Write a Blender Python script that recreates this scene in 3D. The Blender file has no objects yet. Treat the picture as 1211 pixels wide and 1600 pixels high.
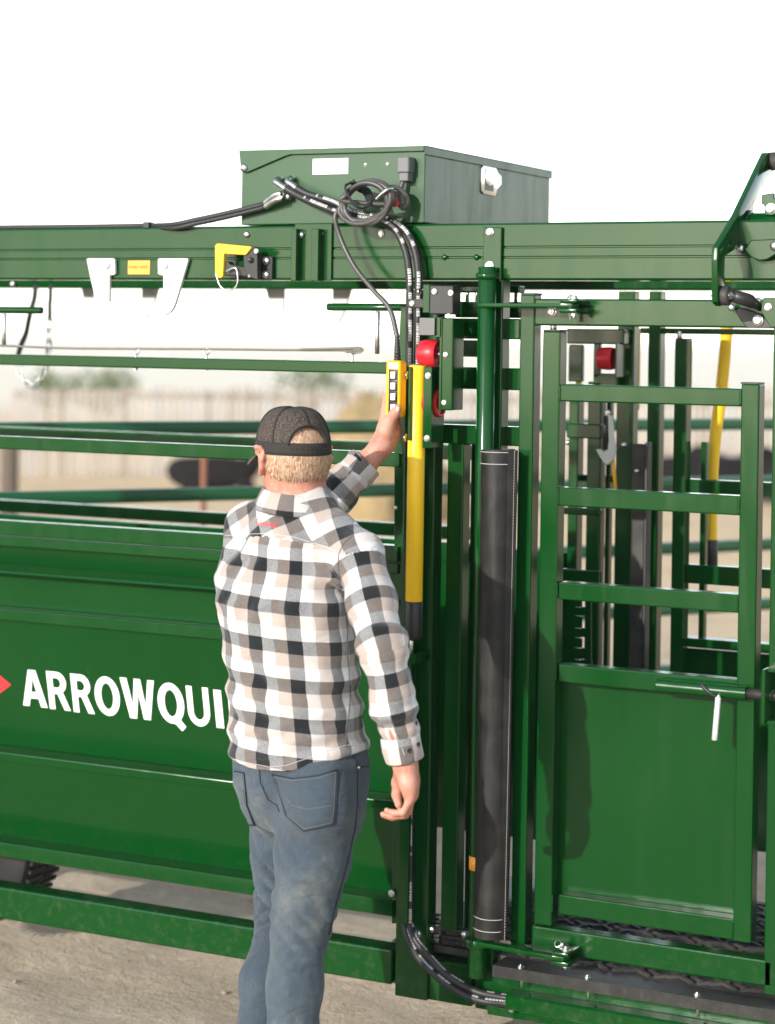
import bpy, bmesh, math, random
import numpy as np
from mathutils import Vector, Matrix
from mathutils.kdtree import KDTree
random.seed(7); np.random.seed(7)
R = math.radians
sc = bpy.context.scene
COL = sc.collection

# ------------------------------------------------------------------ camera (surveyed from the photograph's perspective)
CAM = (2.591, -5.189, 2.0); FPX = 3334.0; PPX, PPY = 605.0, 531.0; YAW = R(27.0); ROLL = 0.0155
cam = bpy.data.cameras.new('camera'); camo = bpy.data.objects.new('camera', cam); COL.objects.link(camo)
cam.sensor_fit = 'AUTO'; cam.sensor_width = 36.0
cam.lens = FPX / 1600 * 36
cam.shift_x = (605.5 - PPX) / 1600
cam.shift_y = -(800 - PPY) / 1600
cam.clip_start = 0.05; cam.clip_end = 3000
camo.location = CAM
camo.rotation_euler = (Matrix.Rotation(YAW, 3, 'Z') @ Matrix.Rotation(R(90), 3, 'X') @ Matrix.Rotation(ROLL, 3, 'Z')).to_euler()
cam.dof.use_dof = True; cam.dof.focus_distance = 5.55; cam.dof.aperture_fstop = 2.2
sc.camera = camo

# ------------------------------------------------------------------ sky, sun, exposure
SUN_EL, SUN_AZ = R(17), R(-12)      # azimuth of the sun measured from -Y (facade normal) towards -X
sd = Vector((math.cos(SUN_EL) * math.sin(SUN_AZ), -math.cos(SUN_EL) * math.cos(SUN_AZ), math.sin(SUN_EL)))  # towards the sun
wd = bpy.data.worlds.new('World'); sc.world = wd; wd.use_nodes = True
wn = wd.node_tree; bg = wn.nodes['Background']
sky = wn.nodes.new('ShaderNodeTexSky'); sky.sky_type = 'NISHITA'; sky.sun_disc = False
sky.sun_elevation = SUN_EL; sky.sun_rotation = math.atan2(sd.x, sd.y)
sky.air_density = 1.0; sky.dust_density = 0.35; sky.ozone_density = 1.0; sky.altitude = 200
hs = wn.nodes.new('ShaderNodeHueSaturation'); hs.inputs['Saturation'].default_value = .5; hs.inputs['Value'].default_value = 1.15
wn.links.new(sky.outputs[0], hs.inputs['Color']); wn.links.new(hs.outputs[0], bg.inputs[0]); bg.inputs[1].default_value = 0.15
sl = bpy.data.lights.new('sun', 'SUN'); sl.energy = 2.7; sl.angle = R(0.6); sl.color = (1.0, 0.95, 0.88)
so = bpy.data.objects.new('sun', sl); COL.objects.link(so)
so.rotation_euler = sd.to_track_quat('Z', 'Y').to_euler(); so.location = (0, 0, 30)
sc.view_settings.view_transform = 'Standard'; sc.view_settings.look = 'None'
sc.view_settings.gamma = 1; sc.view_settings.exposure = 1.08; sc.view_settings.use_curve_mapping = False

# ------------------------------------------------------------------ survey helpers: a point seen in the photograph, put on the plane it stands in
_v = (-math.sin(YAW), math.cos(YAW)); _r = (math.cos(YAW), math.sin(YAW))
def ray(px, py):
    c, s = math.cos(ROLL), math.sin(ROLL); dx, dy = px - PPX, py - PPY
    a = (c*dx + s*dy) / FPX; b = (-s*dx + c*dy) / FPX
    return (_v[0] + _r[0]*a, _v[1] + _r[1]*a, -b)
def W(px, py, Y=0.0):
    d = ray(px, py); t = (Y - CAM[1]) / d[1]
    return Vector((CAM[0] + d[0]*t, Y, CAM[2] + d[2]*t))
def WX(px, py, X):
    d = ray(px, py); t = (X - CAM[0]) / d[0]
    return Vector((X, CAM[1] + d[1]*t, CAM[2] + d[2]*t))
def G(px, py, z=0.0):
    d = ray(px, py); t = (z - CAM[2]) / d[2]
    return Vector((CAM[0] + d[0]*t, CAM[1] + d[1]*t, z))
def D(px, py, t):
    d = ray(px, py); return Vector((CAM[0] + d[0]*t, CAM[1] + d[1]*t, CAM[2] + d[2]*t))

# ------------------------------------------------------------------ object helpers
WO = {}
def prop(o, label=None, cat=None, group=None, kind=None):
    if label: o['label'] = label
    if cat: o['category'] = cat
    if group: o['group'] = group
    if kind: o['kind'] = kind
    return o
def thing(name, loc, label, cat, group=None):
    o = bpy.data.objects.new(name, None); COL.objects.link(o); o.location = loc; o.empty_display_size = .05
    WO[o.name] = Vector(loc); return prop(o, label, cat, group)
def put(name, bm, mat, parent=None, smooth=False, origin=None, label=None, auto=None):
    """link a bmesh given in world coordinates as ONE object (origin at its own centre)"""
    if origin is None:
        co = [v.co for v in bm.verts]
        lo = Vector([min(c[i] for c in co) for i in range(3)]); hi = Vector([max(c[i] for c in co) for i in range(3)])
        origin = (lo + hi) / 2
    origin = Vector(origin)
    for v in bm.verts: v.co -= origin
    me = bpy.data.meshes.new(name); bm.to_mesh(me); bm.free()
    if smooth:
        me.polygons.foreach_set('use_smooth', [True] * len(me.polygons))
        if auto: me.set_sharp_from_angle(angle=R(auto))
    return putme(name, me, mat, parent, origin, label)
def putme(name, me, mat, parent, origin, label=None):
    for m in (mat if isinstance(mat, (list, tuple)) else [mat]):
        if m and m.name not in me.materials: me.materials.append(m)
    o = bpy.data.objects.new(name, me); COL.objects.link(o)
    WO[o.name] = Vector(origin)
    if parent is not None:
        o.parent = parent; o.location = Vector(origin) - WO[parent.name]
    else: o.location = origin
    if label: o['label'] = label
    return o
def abox(bm, lo, hi, bev=0.003, seg=2):
    r = bmesh.ops.create_cube(bm, size=1.0)
    lo = Vector(lo); hi = Vector(hi); c = (lo+hi)/2; d = hi-lo
    for v in r['verts']: v.co = Vector((v.co.x*d.x, v.co.y*d.y, v.co.z*d.z)) + c
    if bev > 0:
        es = list({e for v in r['verts'] for e in v.link_edges})
        bmesh.ops.bevel(bm, geom=es, offset=min(bev, min(d)*.45), segments=seg, profile=.5, affect='EDGES', clamp_overlap=True)
def box(name, lo, hi, mat, parent, bev=0.003, label=None):
    bm = bmesh.new(); l = [min(a, b) for a, b in zip(lo, hi)]; h = [max(a, b) for a, b in zip(lo, hi)]
    abox(bm, l, h, bev); return put(name, bm, mat, parent, label=label)
def hb(name, xL, yT, yB, xR, Y, dep, mat, parent, bev=.004, label=None, xm=None):
    """horizontal bar along X: rows yT,yB read at column xm (default xL)"""
    xm = xL if xm is None else xm
    return box(name, (W(xL, (yT+yB)/2, Y).x, Y, W(xm, yB, Y).z), (W(xR, (yT+yB)/2, Y).x, Y+dep, W(xm, yT, Y).z), mat, parent, bev, label)
def vb(name, xa, xb, yr, yT, yB, Y, dep, mat, parent, bev=.004, label=None):
    """upright bar: columns xa,xb read at row yr"""
    return box(name, (W(xa, yr, Y).x, Y, W(xa, yB, Y).z), (W(xb, yr, Y).x, Y+dep, W(xa, yT, Y).z), mat, parent, bev, label)
def prism(bm, pts, ext, bev=0.0):
    """closed outline pts (3D) swept by vector ext"""
    a = [bm.verts.new(p) for p in pts]; b = [bm.verts.new(Vector(p)+Vector(ext)) for p in pts]
    n = len(pts); fs = [bm.faces.new(a), bm.faces.new(b[::-1])]
    for i in range(n): fs.append(bm.faces.new((a[(i+1) % n], a[i], b[i], b[(i+1) % n])))
    bmesh.ops.recalc_face_normals(bm, faces=fs)
    if bev: bmesh.ops.bevel(bm, geom=list({e for f in fs for e in f.edges}), offset=bev, segments=2, profile=.5, affect='EDGES', clamp_overlap=True)
def plate(name, pix, Y, th, mat, parent, bev=.0015, label=None, tf=None):
    """flat plate in the facade direction: outline in photo pixels on plane Y, thickness th backwards"""
    bm = bmesh.new(); pts = [W(*(tf(*p) if tf else p), Y) for p in pix]
    prism(bm, pts, (0, th, 0), bev); return put(name, bm, mat, parent, True, label=label, auto=22)
def spline(P, n=8):
    P = [Vector(p) for p in P]; Q = [2*P[0]-P[1]] + P + [2*P[-1]-P[-2]]; out = []
    for i in range(1, len(Q)-2):
        p0, p1, p2, p3 = Q[i-1:i+3]
        for k in range(n):
            t = k/n; out.append(.5*((2*p1)+(p2-p0)*t+(2*p0-5*p1+4*p2-p3)*t*t+(3*p1-p0-3*p2+p3)*t**3))
    out.append(P[-1]); return out
def tube(bm, P, r, n=10, closed=False, rad=None, flat=1.0):
    uvl = bm.loops.layers.uv.verify()
    P = [Vector(p) for p in P]; m = len(P); rings = []; up = None; L = 0; Ls = []
    for i, p in enumerate(P):
        if closed: t = P[(i+1) % m]-P[i-1]
        else: t = P[min(i+1, m-1)]-P[max(i-1, 0)]
        t.normalize()
        if up is None:
            up = Vector((0, 0, 1)) if abs(t.z) < .9 else Vector((0, -1, 0))
        s = t.cross(up).normalized(); up = s.cross(t).normalized()
        rr = rad[i] if rad else r
        if i: L += (p-P[i-1]).length
        Ls.append(L)
        rings.append([bm.verts.new(p + s*math.cos(2*math.pi*k/n)*rr + up*math.sin(2*math.pi*k/n)*rr*flat) for k in range(n)])
    for i in range(m if closed else m-1):
        j = (i+1) % m
        for k in range(n):
            f = bm.faces.new((rings[i][k], rings[i][(k+1) % n], rings[j][(k+1) % n], rings[j][k]))
            for l, (a, b) in zip(f.loops, ((Ls[i], k/n), (Ls[i], (k+1)/n), (Ls[j] if j else Ls[i]+.01, (k+1)/n), (Ls[j] if j else Ls[i]+.01, k/n))): l[uvl].uv = (a, b)
    if not closed:
        bm.faces.new(rings[0][::-1]); bm.faces.new(rings[-1])
    return rings
def cyl(name, a, b, r, mat, parent, n=20, label=None, bev=.002):
    bm = bmesh.new(); a = Vector(a); b = Vector(b); t = (b-a).normalized(); e = min(bev, r*.3)
    tube(bm, [a, a+t*e, b-t*e, b], r, n, rad=[r-e, r, r, r-e]); return put(name, bm, mat, parent, True, label=label, auto=50)
def wire(name, P, r, mat, parent, n=8, sm=6, label=None, closed=False):
    bm = bmesh.new(); tube(bm, spline(P, sm) if sm else P, r, n, closed); return put(name, bm, mat, parent, True, label=label, auto=60)
def lathe(bm, prof, c, ax='Y', n=20):
    """prof = [(radius, height along axis)]"""
    c = Vector(c); rings = []
    for r, h in prof:
        ring = []
        for k in range(n):
            a = 2*math.pi*k/n; u, v = math.cos(a)*r, math.sin(a)*r
            ring.append(bm.verts.new(c + (Vector((u, h, v)) if ax == 'Y' else Vector((h, u, v)) if ax == 'X' else Vector((u, v, h)))))
        rings.append(ring)
    for A, B in zip(rings, rings[1:]):
        for k in range(n): bm.faces.new((A[k], A[(k+1) % n], B[(k+1) % n], B[k]))
    if prof[0][0] > 1e-6: bm.faces.new(rings[0])
    if prof[-1][0] > 1e-6: bm.faces.new(rings[-1][::-1])
    bmesh.ops.remove_doubles(bm, verts=bm.verts, dist=1e-6); bmesh.ops.recalc_face_normals(bm, faces=bm.faces)
_boltmesh = {}
def bolt_mesh(r, kind):
    k = (round(r, 4), kind)
    if k in _boltmesh: return _boltmesh[k]
    bm = bmesh.new()
    if kind == 'dome': lathe(bm, [(r, 0), (r, -.0015), (r*.95, -r*.3), (r*.75, -r*.58), (r*.4, -r*.74), (1e-7, -r*.78)], (0, 0, 0), 'Y', 16)
    else:
        lathe(bm, [(r, 0), (r, -.002), (r*.85, -.003)], (0, 0, 0), 'Y', 16)
        lathe(bm, [(r*.74, -.003), (r*.76, -r*.55), (r*.62, -r*.7), (r*.3, -r*.72), (r*.3, -r*.95), (r*.25, -r)], (0, 0, 0), 'Y', 6)
    me = bpy.data.meshes.new('bolt'); bm.to_mesh(me); bm.free(); me.materials.append(M['zinc'])
    me.polygons.foreach_set('use_smooth', [True]*len(me.polygons)); me.set_sharp_from_angle(angle=R(35)); _boltmesh[k] = me; return me
def bolt(px, py, Y, r, parent, kind='hex', rot=None):
    p = W(px, py, Y); return bolt_at(p, r, parent, kind, rot)
def repaint(o, mat):
    o.material_slots[0].link = 'OBJECT'; o.material_slots[0].material = mat
def bolt_at(p, r, parent, kind='hex', rot=None):
    me = bolt_mesh(r, kind); o = putme('bolt', me, None, parent, p)
    o.rotation_euler = rot if rot else (0, random.uniform(0, 1), 0); return o
# ------------------------------------------------------------------ materials
M = {}
def newmat(name, col=(.5, .5, .5), rough=.5, metal=0.0, spec=.5, coat=0.0, coat_r=.1):
    m = bpy.data.materials.new(name); m.use_nodes = True; b = m.node_tree.nodes['Principled BSDF']
    b.inputs['Base Color'].default_value = (*col, 1); b.inputs['Roughness'].default_value = rough
    b.inputs['Metallic'].default_value = metal; b.inputs['Specular IOR Level'].default_value = spec
    b.inputs['Coat Weight'].default_value = coat; b.inputs['Coat Roughness'].default_value = coat_r
    M[name] = m; return m
def N(m, t, **k):
    n = m.node_tree.nodes.new('ShaderNode'+t)
    for a, v in k.items():
        if a in n.inputs: n.inputs[a].default_value = v
        else: setattr(n, a, v)
    return n
def L(m, a, b): m.node_tree.links.new(a, b)
def bsdf(m): return m.node_tree.nodes['Principled BSDF']
def ramp(m, fac, stops):
    r = N(m, 'ValToRGB'); e = r.color_ramp.elements
    while len(e) < len(stops): e.new(.5)
    for i, (p, c) in enumerate(stops): e[i].position = p; e[i].color = (*c, 1) if len(c) == 3 else c
    L(m, fac, r.inputs[0]); return r
def math_(m, op, a, b=None, c=None):
    n = N(m, 'Math', operation=op)
    for i, v in enumerate((a, b, c)):
        if v is None: continue
        if isinstance(v, (int, float)): n.inputs[i].default_value = v
        else: L(m, v, n.inputs[i])
    return n.outputs[0]
def mixc(m, fac, a, b, mode='MIX'):
    n = N(m, 'MixRGB', blend_type=mode)
    for i, v in enumerate((fac, a, b)):
        if isinstance(v, (int, float)): n.inputs[i].default_value = v
        elif isinstance(v, tuple): n.inputs[i].default_value = (*v, 1)
        else: L(m, v, n.inputs[i])
    return n.outputs[0]
def noise(m, scale, detail=4, rough=.55, co=None, dist=0.0):
    n = N(m, 'TexNoise', Scale=scale, Detail=detail, Roughness=rough, Distortion=dist)
    if co is None: co = N(m, 'NewGeometry').outputs['Position']
    L(m, co, n.inputs['Vector']); return n.outputs[0]
def bump(m, h, strength=.2, dist=.002):
    n = N(m, 'Bump', Strength=strength, Distance=dist); L(m, h, n.inputs['Height']); L(m, n.outputs[0], bsdf(m).inputs['Normal']); return n
def paint(name, c, rough=.26, dust=.05, dustc=(.30, .26, .20), spec=.36, coat=0):
    """enamel on steel: faint tone drift, dust film with streaks, orange-peel relief"""
    m = newmat(name, c, rough, 0, spec, coat, .12)
    drift = noise(m, 3.0, 3)
    col = mixc(m, drift, tuple(x*.86 for x in c), tuple(min(1, x*1.14) for x in c))
    mp = N(m, 'Mapping'); mp.inputs['Scale'].default_value = (7, 7, 1.3); L(m, N(m, 'NewGeometry').outputs['Position'], mp.inputs[0])
    st = noise(m, 2.2, 7, .7, mp.outputs[0])
    d = ramp(m, st, [(.46, (0, 0, 0)), (.78, (1, 1, 1))]).outputs[0]
    sp = noise(m, 140, 2); spd = ramp(m, sp, [(.66, (0, 0, 0)), (.74, (1, 1, 1))]).outputs[0]
    fac = math_(m, 'ADD', math_(m, 'MULTIPLY', d, dust), math_(m, 'MULTIPLY', spd, dust*.8))
    fac = math_(m, 'ADD', fac, dust*.25)
    zz = N(m, 'SeparateXYZ'); L(m, N(m, 'NewGeometry').outputs['Position'], zz.inputs[0]); lo = N(m, 'MapRange'); L(m, zz.outputs[2], lo.inputs[0]); lo.inputs[1].default_value = .62; lo.inputs[2].default_value = .2
    splash = ramp(m, noise(m, 33, 6, .7), [(.50, (0, 0, 0)), (.72, (1, 1, 1))]).outputs[0]
    fac = math_(m, 'ADD', fac, math_(m, 'MULTIPLY', math_(m, 'MULTIPLY', lo.outputs[0], splash), .10))      # yard dirt splashed low down
    L(m, mixc(m, fac, col, dustc), bsdf(m).inputs['Base Color'])
    rr = math_(m, 'ADD', math_(m, 'MULTIPLY', d, .16), rough); L(m, rr, bsdf(m).inputs['Roughness'])
    bump(m, noise(m, 260, 2), .06, .001); return m
paint('green', (.0006, .041, .0050), .15, .002)
paint('green_box', (.012, .056, .017), .36, .03, coat=.1)
paint('yellow', (.90, .54, .015), .3, .03)
paint('hook_yellow', (.78, .42, .012), .4, .05)
paint('white_paint', (.54, .54, .52), .42, .04)
paint('black_steel', (.012, .012, .013), .38, .06)
paint('red_plastic', (.52, .012, .022), .32, .03)
paint('pend_yellow', (.86, .45, .01), .42, .02, coat=0)
m = newmat('zinc', (.62, .61, .58), .3, 1.0); bump(m, noise(m, 90, 3), .2, .001)
L(m, ramp(m, noise(m, 60, 3), [(.3, (.45, .45, .44)), (.7, (.72, .71, .68))]).outputs[0], bsdf(m).inputs['Base Color'])
newmat('chrome', (.75, .75, .74), .14, 1.0)
m = newmat('wire_rope', (.42, .38, .33), .45, .8)
wv = N(m, 'TexWave', Scale=60, Distortion=0); wv.bands_direction = 'DIAGONAL'
L(m, N(m, 'TexCoord').outputs['UV'], wv.inputs[0]); bump(m, wv.outputs[1], .6, .002)
m = newmat('rubber', (.022, .021, .021), .6, 0, .4)
bump(m, noise(m, 60, 4), .25, .003); L(m, ramp(m, noise(m, 9, 5), [(.4, (.018, .017, .017)), (.75, (.07, .062, .052))]).outputs[0], bsdf(m).inputs['Base Color'])
newmat('black_plastic', (.012, .012, .013), .45, 0, .5)
m = newmat('grey_plastic', (.10, .10, .10), .5); bump(m, noise(m, 200, 2), .15, .001)
m = newmat('cable', (.055, .050, .047), .42, 0, .5)
m = newmat('webbing', (.012, .013, .016), .8)
bump(m, noise(m, 300, 2), .4, .001)
newmat('btn_white', (.75, .75, .74), .35); newmat('plated', (.78, .78, .76), .32, .55)
newmat('label_white', (.74, .73, .71), .45)
newmat('print_grey', (.22, .21, .20), .6)
newmat('label_orange', (.85, .34, .035), .5)
newmat('print_brown', (.36, .12, .02), .6)
newmat('letter_white', (.80, .79, .77), .38)
newmat('letter_red', (.72, .03, .035), .38)
# hose with white line of print along it
m = newmat('hose', (.016, .016, .017), .5, 0, .45)
uv = N(m, 'SeparateXYZ'); L(m, N(m, 'TexCoord').outputs['UV'], uv.inputs[0])
band = math_(m, 'LESS_THAN', math_(m, 'ABSOLUTE', math_(m, 'SUBTRACT', uv.outputs[1], .09)), .075)
cx = N(m, 'CombineXYZ'); L(m, math_(m, 'MULTIPLY', uv.outputs[0], 1.0), cx.inputs[0]); L(m, uv.outputs[1], cx.inputs[1])
blk = math_(m, 'GREATER_THAN', math_(m, 'FRACT', math_(m, 'MULTIPLY', uv.outputs[0], 1/.075)), .24)
vo = N(m, 'TexVoronoi', Scale=230.0); vo.voronoi_dimensions = '1D'; L(m, uv.outputs[0], vo.inputs['W'])
chars = math_(m, 'GREATER_THAN', vo.outputs[0], .17)
big = math_(m, 'GREATER_THAN', math_(m, 'FRACT', math_(m, 'MULTIPLY', uv.outputs[0], 1/.41)), .17)
fac = math_(m, 'MULTIPLY', math_(m, 'MULTIPLY', band, blk), math_(m, 'MULTIPLY', chars, big))
L(m, mixc(m, fac, (.016, .016, .017), (.50, .49, .47)), bsdf(m).inputs['Base Color'])
# vinyl of the post cover
m = newmat('vinyl', (.010, .009, .008), .55, 0, .35)
mp = N(m, 'Mapping'); mp.inputs['Scale'].default_value = (1, 1, .35); L(m, N(m, 'NewGeometry').outputs['Position'], mp.inputs[0])
h = math_(m, 'ADD', noise(m, 14, 4, .6, mp.outputs[0], .6), math_(m, 'MULTIPLY', noise(m, 420, 2), .06)); bump(m, h, .35, .008)
L(m, ramp(m, noise(m, 20, 5), [(.45, (.007, .0063, .006)), (.8, (.022, .019, .016))]).outputs[0], bsdf(m).inputs['Base Color'])
newmat('thread', (.42, .40, .37), .7)
# tyre
newmat('tyre', (.014, .013, .013), .6, 0, .4)
# dirt yard
m = newmat('dirt', (.4, .3, .2), .95, 0, .15)
n1 = noise(m, .9, 6, .6); n2 = noise(m, 6, 8, .65); n3 = noise(m, 45, 5, .7)
c = ramp(m, n2, [(.3, (.42, .35, .27)), (.55, (.53, .45, .355)), (.75, (.60, .52, .42))]).outputs[0]
far = ramp(m, noise(m, .12, 4), [(.35, (.66, .49, .30)), (.65, (.74, .56, .34))]).outputs[0]
fy = N(m, 'MapRange'); gy = N(m, 'SeparateXYZ'); L(m, N(m, 'NewGeometry').outputs['Position'], gy.inputs[0]); L(m, gy.outputs[1], fy.inputs[0]); fy.inputs[1].default_value = 2; fy.inputs[2].default_value = 14; fy.inputs[3].default_value = .25; fy.inputs[4].default_value = .9
c = mixc(m, fy.outputs[0], c, far); c = mixc(m, math_(m, 'MULTIPLY', ramp(m, n3, [(.55, (0, 0, 0)), (.75, (1, 1, 1))]).outputs[0], .45), c, (.20, .15, .10))
c = mixc(m, math_(m, 'MULTIPLY', ramp(m, n1, [(.5, (0, 0, 0)), (.7, (1, 1, 1))]).outputs[0], .35), c, (.26, .20, .145))
gp = N(m, 'SeparateXYZ'); L(m, N(m, 'NewGeometry').outputs['Position'], gp.inputs[0]); haze_fac = N(m, 'MapRange'); L(m, gp.outputs[1], haze_fac.inputs[0]); haze_fac.inputs[1].default_value = 30; haze_fac.inputs[2].default_value = 48
c = mixc(m, haze_fac.outputs[0], c, (.80, .72, .58))     # distance haze painted into the colour: ground pales beyond the fence
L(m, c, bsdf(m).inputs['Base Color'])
hh = math_(m, 'ADD', n2, math_(m, 'MULTIPLY', n3, .35)); clod = noise(m, 17, 6, .75); hh = math_(m, 'ADD', hh, math_(m, 'MULTIPLY', ramp(m, clod, [(.45, (0, 0, 0)), (.7, (1, 1, 1))]).outputs[0], .4)); bump(m, hh, .8, .03)
m = newmat('stone', (.27, .22, .17), .9); L(m, ramp(m, noise(m, 12, 4), [(.3, (.18, .14, .11)), (.7, (.36, .30, .24))]).outputs[0], bsdf(m).inputs['Base Color'])
# weathered boards (each board object gets its own tone)
m = newmat('weathered_wood', (.3, .24, .18), .9)
oi = N(m, 'ObjectInfo'); c = ramp(m, oi.outputs['Random'], [(0, (.28, .225, .18)), (.35, (.46, .41, .35)), (.7, (.41, .39, .37)), (1, (.52, .46, .38))]).outputs[0]
mp = N(m, 'Mapping'); mp.inputs['Scale'].default_value = (14, 14, 1); L(m, N(m, 'NewGeometry').outputs['Position'], mp.inputs[0])
L(m, mixc(m, math_(m, 'MULTIPLY', noise(m, 3, 5, .6, mp.outputs[0]), .6), c, (.16, .12, .09)), bsdf(m).inputs['Base Color'])
newmat('rust', (.19, .075, .04), .85)
m = newmat('hide', (.010, .008, .008), .9, 0, .15); bump(m, noise(m, 50, 4), .4, .01)
m = newmat('straw', (.5, .36, .17), .95)
L(m, ramp(m, noise(m, 7, 7, .7), [(.3, (.34, .23, .10)), (.7, (.58, .43, .22))]).outputs[0], bsdf(m).inputs['Base Color']); bump(m, noise(m, 12, 7, .7), 1.0, .12)
m = newmat('leaf', (.07, .11, .03), .8); oi = N(m, 'NewGeometry')
L(m, ramp(m, oi.outputs['Random Per Island'], [(0, (.045, .075, .02)), (.5, (.08, .115, .03)), (1, (.12, .14, .045))]).outputs[0], bsdf(m).inputs['Base Color'])
m = newmat('bark', (.10, .075, .055), .9); bump(m, noise(m, 30, 5), .6, .02)
m = newmat('corral_green', (.006, .075, .025), .4, 0, .5)
# ------------------------------------------------------------------ ground
bm = bmesh.new()
def gh(x, y):
    h = .016*math.sin(3.1*x+1.3*y)+.014*math.sin(5.3*y-2.2*x+1)+.010*math.sin(11*x+7*y)*math.sin(6*y-3*x)+.007*math.sin(19*y+5*x)*math.sin(7*x-4*y)
    return h*min(1, 18/(1+abs(x)+abs(y)))
xs = [-1500, -600, -250, -120, -60, -35, -22, -14, -10]+[-8+.5*i for i in range(8)]+[-4+.09*i for i in range(78)]+[3.2+.5*i for i in range(6)]+[7, 10, 16, 30, 60, 150, 500, 1500]
ys = [-200, -60, -20, -10, -7]+[-5+.5*i for i in range(6)]+[-2+.09*i for i in range(90)]+[6.2+.6*i for i in range(7)]+[11.5, 14, 18, 24, 32, 44, 60, 90, 140, 250, 500, 1000, 2000]
gv = [[bm.verts.new((x, y, gh(x, y))) for x in xs] for y in ys]
for j in range(len(ys)-1):
    for i in range(len(xs)-1): bm.faces.new((gv[j][i], gv[j][i+1], gv[j+1][i+1], gv[j+1][i]))
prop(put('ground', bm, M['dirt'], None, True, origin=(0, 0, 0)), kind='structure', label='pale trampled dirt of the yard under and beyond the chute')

# ------------------------------------------------------------------ squeeze chute frame
GR = M['green']
CH = thing('cattle_chute', (W(640, 1555).x, .4, .21), 'green steel squeeze chute with overhead beam, upright posts and drop gate', 'cattle chute')
zt, zb_ = W(0, 357.7).z, W(0, 436.8).z
def prof_bar(name, prof, X0, X1, mat, parent, bev=.0):
    bm = bmesh.new(); prism(bm, [(X0, y, z) for y, z in prof], (X1-X0, 0, 0), bev); return put(name, bm, mat, parent, True, auto=12)
def beam(Y, parent):
    z1, z2 = W(200, 390).z, W(200, 404.5).z; g = .0035; r = .006; dp = .10
    pr = [(Y+r, zt), (Y+.002, zt-.002), (Y, zt-r)]
    for z in (z1, z2): pr += [(Y, z+g), (Y+.004, z+.0015), (Y+.004, z-.0015), (Y, z-g)]
    pr += [(Y, zb_+r), (Y+.002, zb_+.002), (Y+r, zb_), (Y+dp-r, zb_), (Y+dp, zb_+r), (Y+dp, zt-r), (Y+dp-r, zt)]
    return prof_bar('overhead_beam', pr, -3.6, 2.4, GR, parent)
BN = beam(0.0, CH); BF = beam(.93, CH)
for X in (-2.2, -.62, .14, 1.35): box('cross_tie', (X-.03, .102, zb_+.03), (X+.03, .928, zb_+.11), GR, CH)
# splice bars standing proud of the beam
for xa, xb in ((454.5, 462.5), (486, 497)):
    vb('splice_bar', xa, xb, 400, 357.3, 439, -.036, .0335, GR, BN, .002)
box('splice_plate', (W(462, 400).x, -.008, zb_-.002), (W(520, 400).x, -.0015, zt+.004), GR, BN, .002)
bolt(471, 367, -.009, .0105, BN, 'dome'); bolt(503, 365, -.009, .005, BN)
bolt(386, 366.5, 0, .0105, BN, 'dome'); bolt(596, 365, -.001, .0095, BN); bolt(20, 444, .92, .011, BF, 'dome')
for x in (695, 745): repaint(bolt(x, 402, 0, .0085, BN, 'dome'), GR)
# lifting brackets (white), two near, two on the far beam
LB = [(95,155),(110,150),(365,150),(378,165),(382,300),(370,315),(326,320),(322,588),(860,588),(860,322),(815,312),(806,300),(806,160),(820,150),(1098,150),(1110,165),(1050,370),(985,590),(960,650),(930,690),(870,722),(300,722),(255,700),(225,668),(185,668),(177,655),(165,480),(130,330)]
LBp = [(120+x/6.374, 380+y/6.374) for x, y in LB]
b = plate('lift_bracket', LBp, -.013, .011, M['white_paint'], BN, .0015)
for x, y in ((305, 222), (883, 222)): repaint(bolt(120+x/6.374, 380+y/6.374, -.0135, .0105, BN, 'dome'), M['white_paint'])
src = W(155.3, 485, -.013)
for px, py in ((141, 494.5), (431, 499.5)):
    d = W(px, py, 1.04); c = b.copy(); COL.objects.link(c); WO[c.name] = WO[b.name]+Vector((d.x-src.x, 1.0455, d.z-src.z))
    c.parent = BF; c.location = WO[c.name]-WO[BF.name]
# orange placard on the beam
def text(name, s, p0, w, h, mat, parent, off=0.0, depth=.0006, shear=None, label=None):
    """flat lettering facing -Y, lower-left corner p0, stretched to w x h"""
    cu = bpy.data.curves.new(name, 'FONT'); cu.body = s; cu.size = 1; cu.offset = off; cu.extrude = .005; cu.resolution_u = 6
    o = bpy.data.objects.new('tmp', cu); COL.objects.link(o); dg = bpy.context.evaluated_depsgraph_get(); dg.update()
    me = bpy.data.meshes.new_from_object(o.evaluated_get(dg)); bpy.data.objects.remove(o); bpy.data.curves.remove(cu)
    co = np.array([v.co for v in me.vertices]); lo = co.min(0); hi = co.max(0)
    bm = bmesh.new(); bm.from_mesh(me); bpy.data.meshes.remove(me)
    for v in bm.verts:
        u = (v.co.x-lo[0])/(hi[0]-lo[0])*w; t = (v.co.y-lo[1])/(hi[1]-lo[1])*h; k = (v.co.z-lo[2])/max(1e-9, hi[2]-lo[2])*depth
        v.co = Vector((p0[0]+u, p0[1]-k, p0[2]+t))
        if shear: v.co = shear(v.co, k)
    bmesh.ops.dissolve_limit(bm, angle_limit=.01, verts=bm.verts, edges=bm.edges)
    return put(name, bm, mat, parent, label=label)
p0 = W(199.7, 428.6, -.002); p1 = W(234.3, 407, -.002)
pl = box('placard', (p0.x, -.002, p0.z), (p1.x, -.0003, p1.z), M['label_orange'], BN, .0005)
text('placard_text', 'FORK HERE', (p0.x+.005, -.0021, p0.z+.016), p1.x-p0.x-.01, .0095, M['print_brown'], BN, .01)
# clamp plate at the hinge post
vb('clamp_plate', 754.5, 783, 400, 355, 441, -.012, .0115, GR, BN, .003)
bolt(765.5, 363, -.0125, .012, BN); bolt(764.5, 415.5, -.0125, .013, BN)
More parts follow.
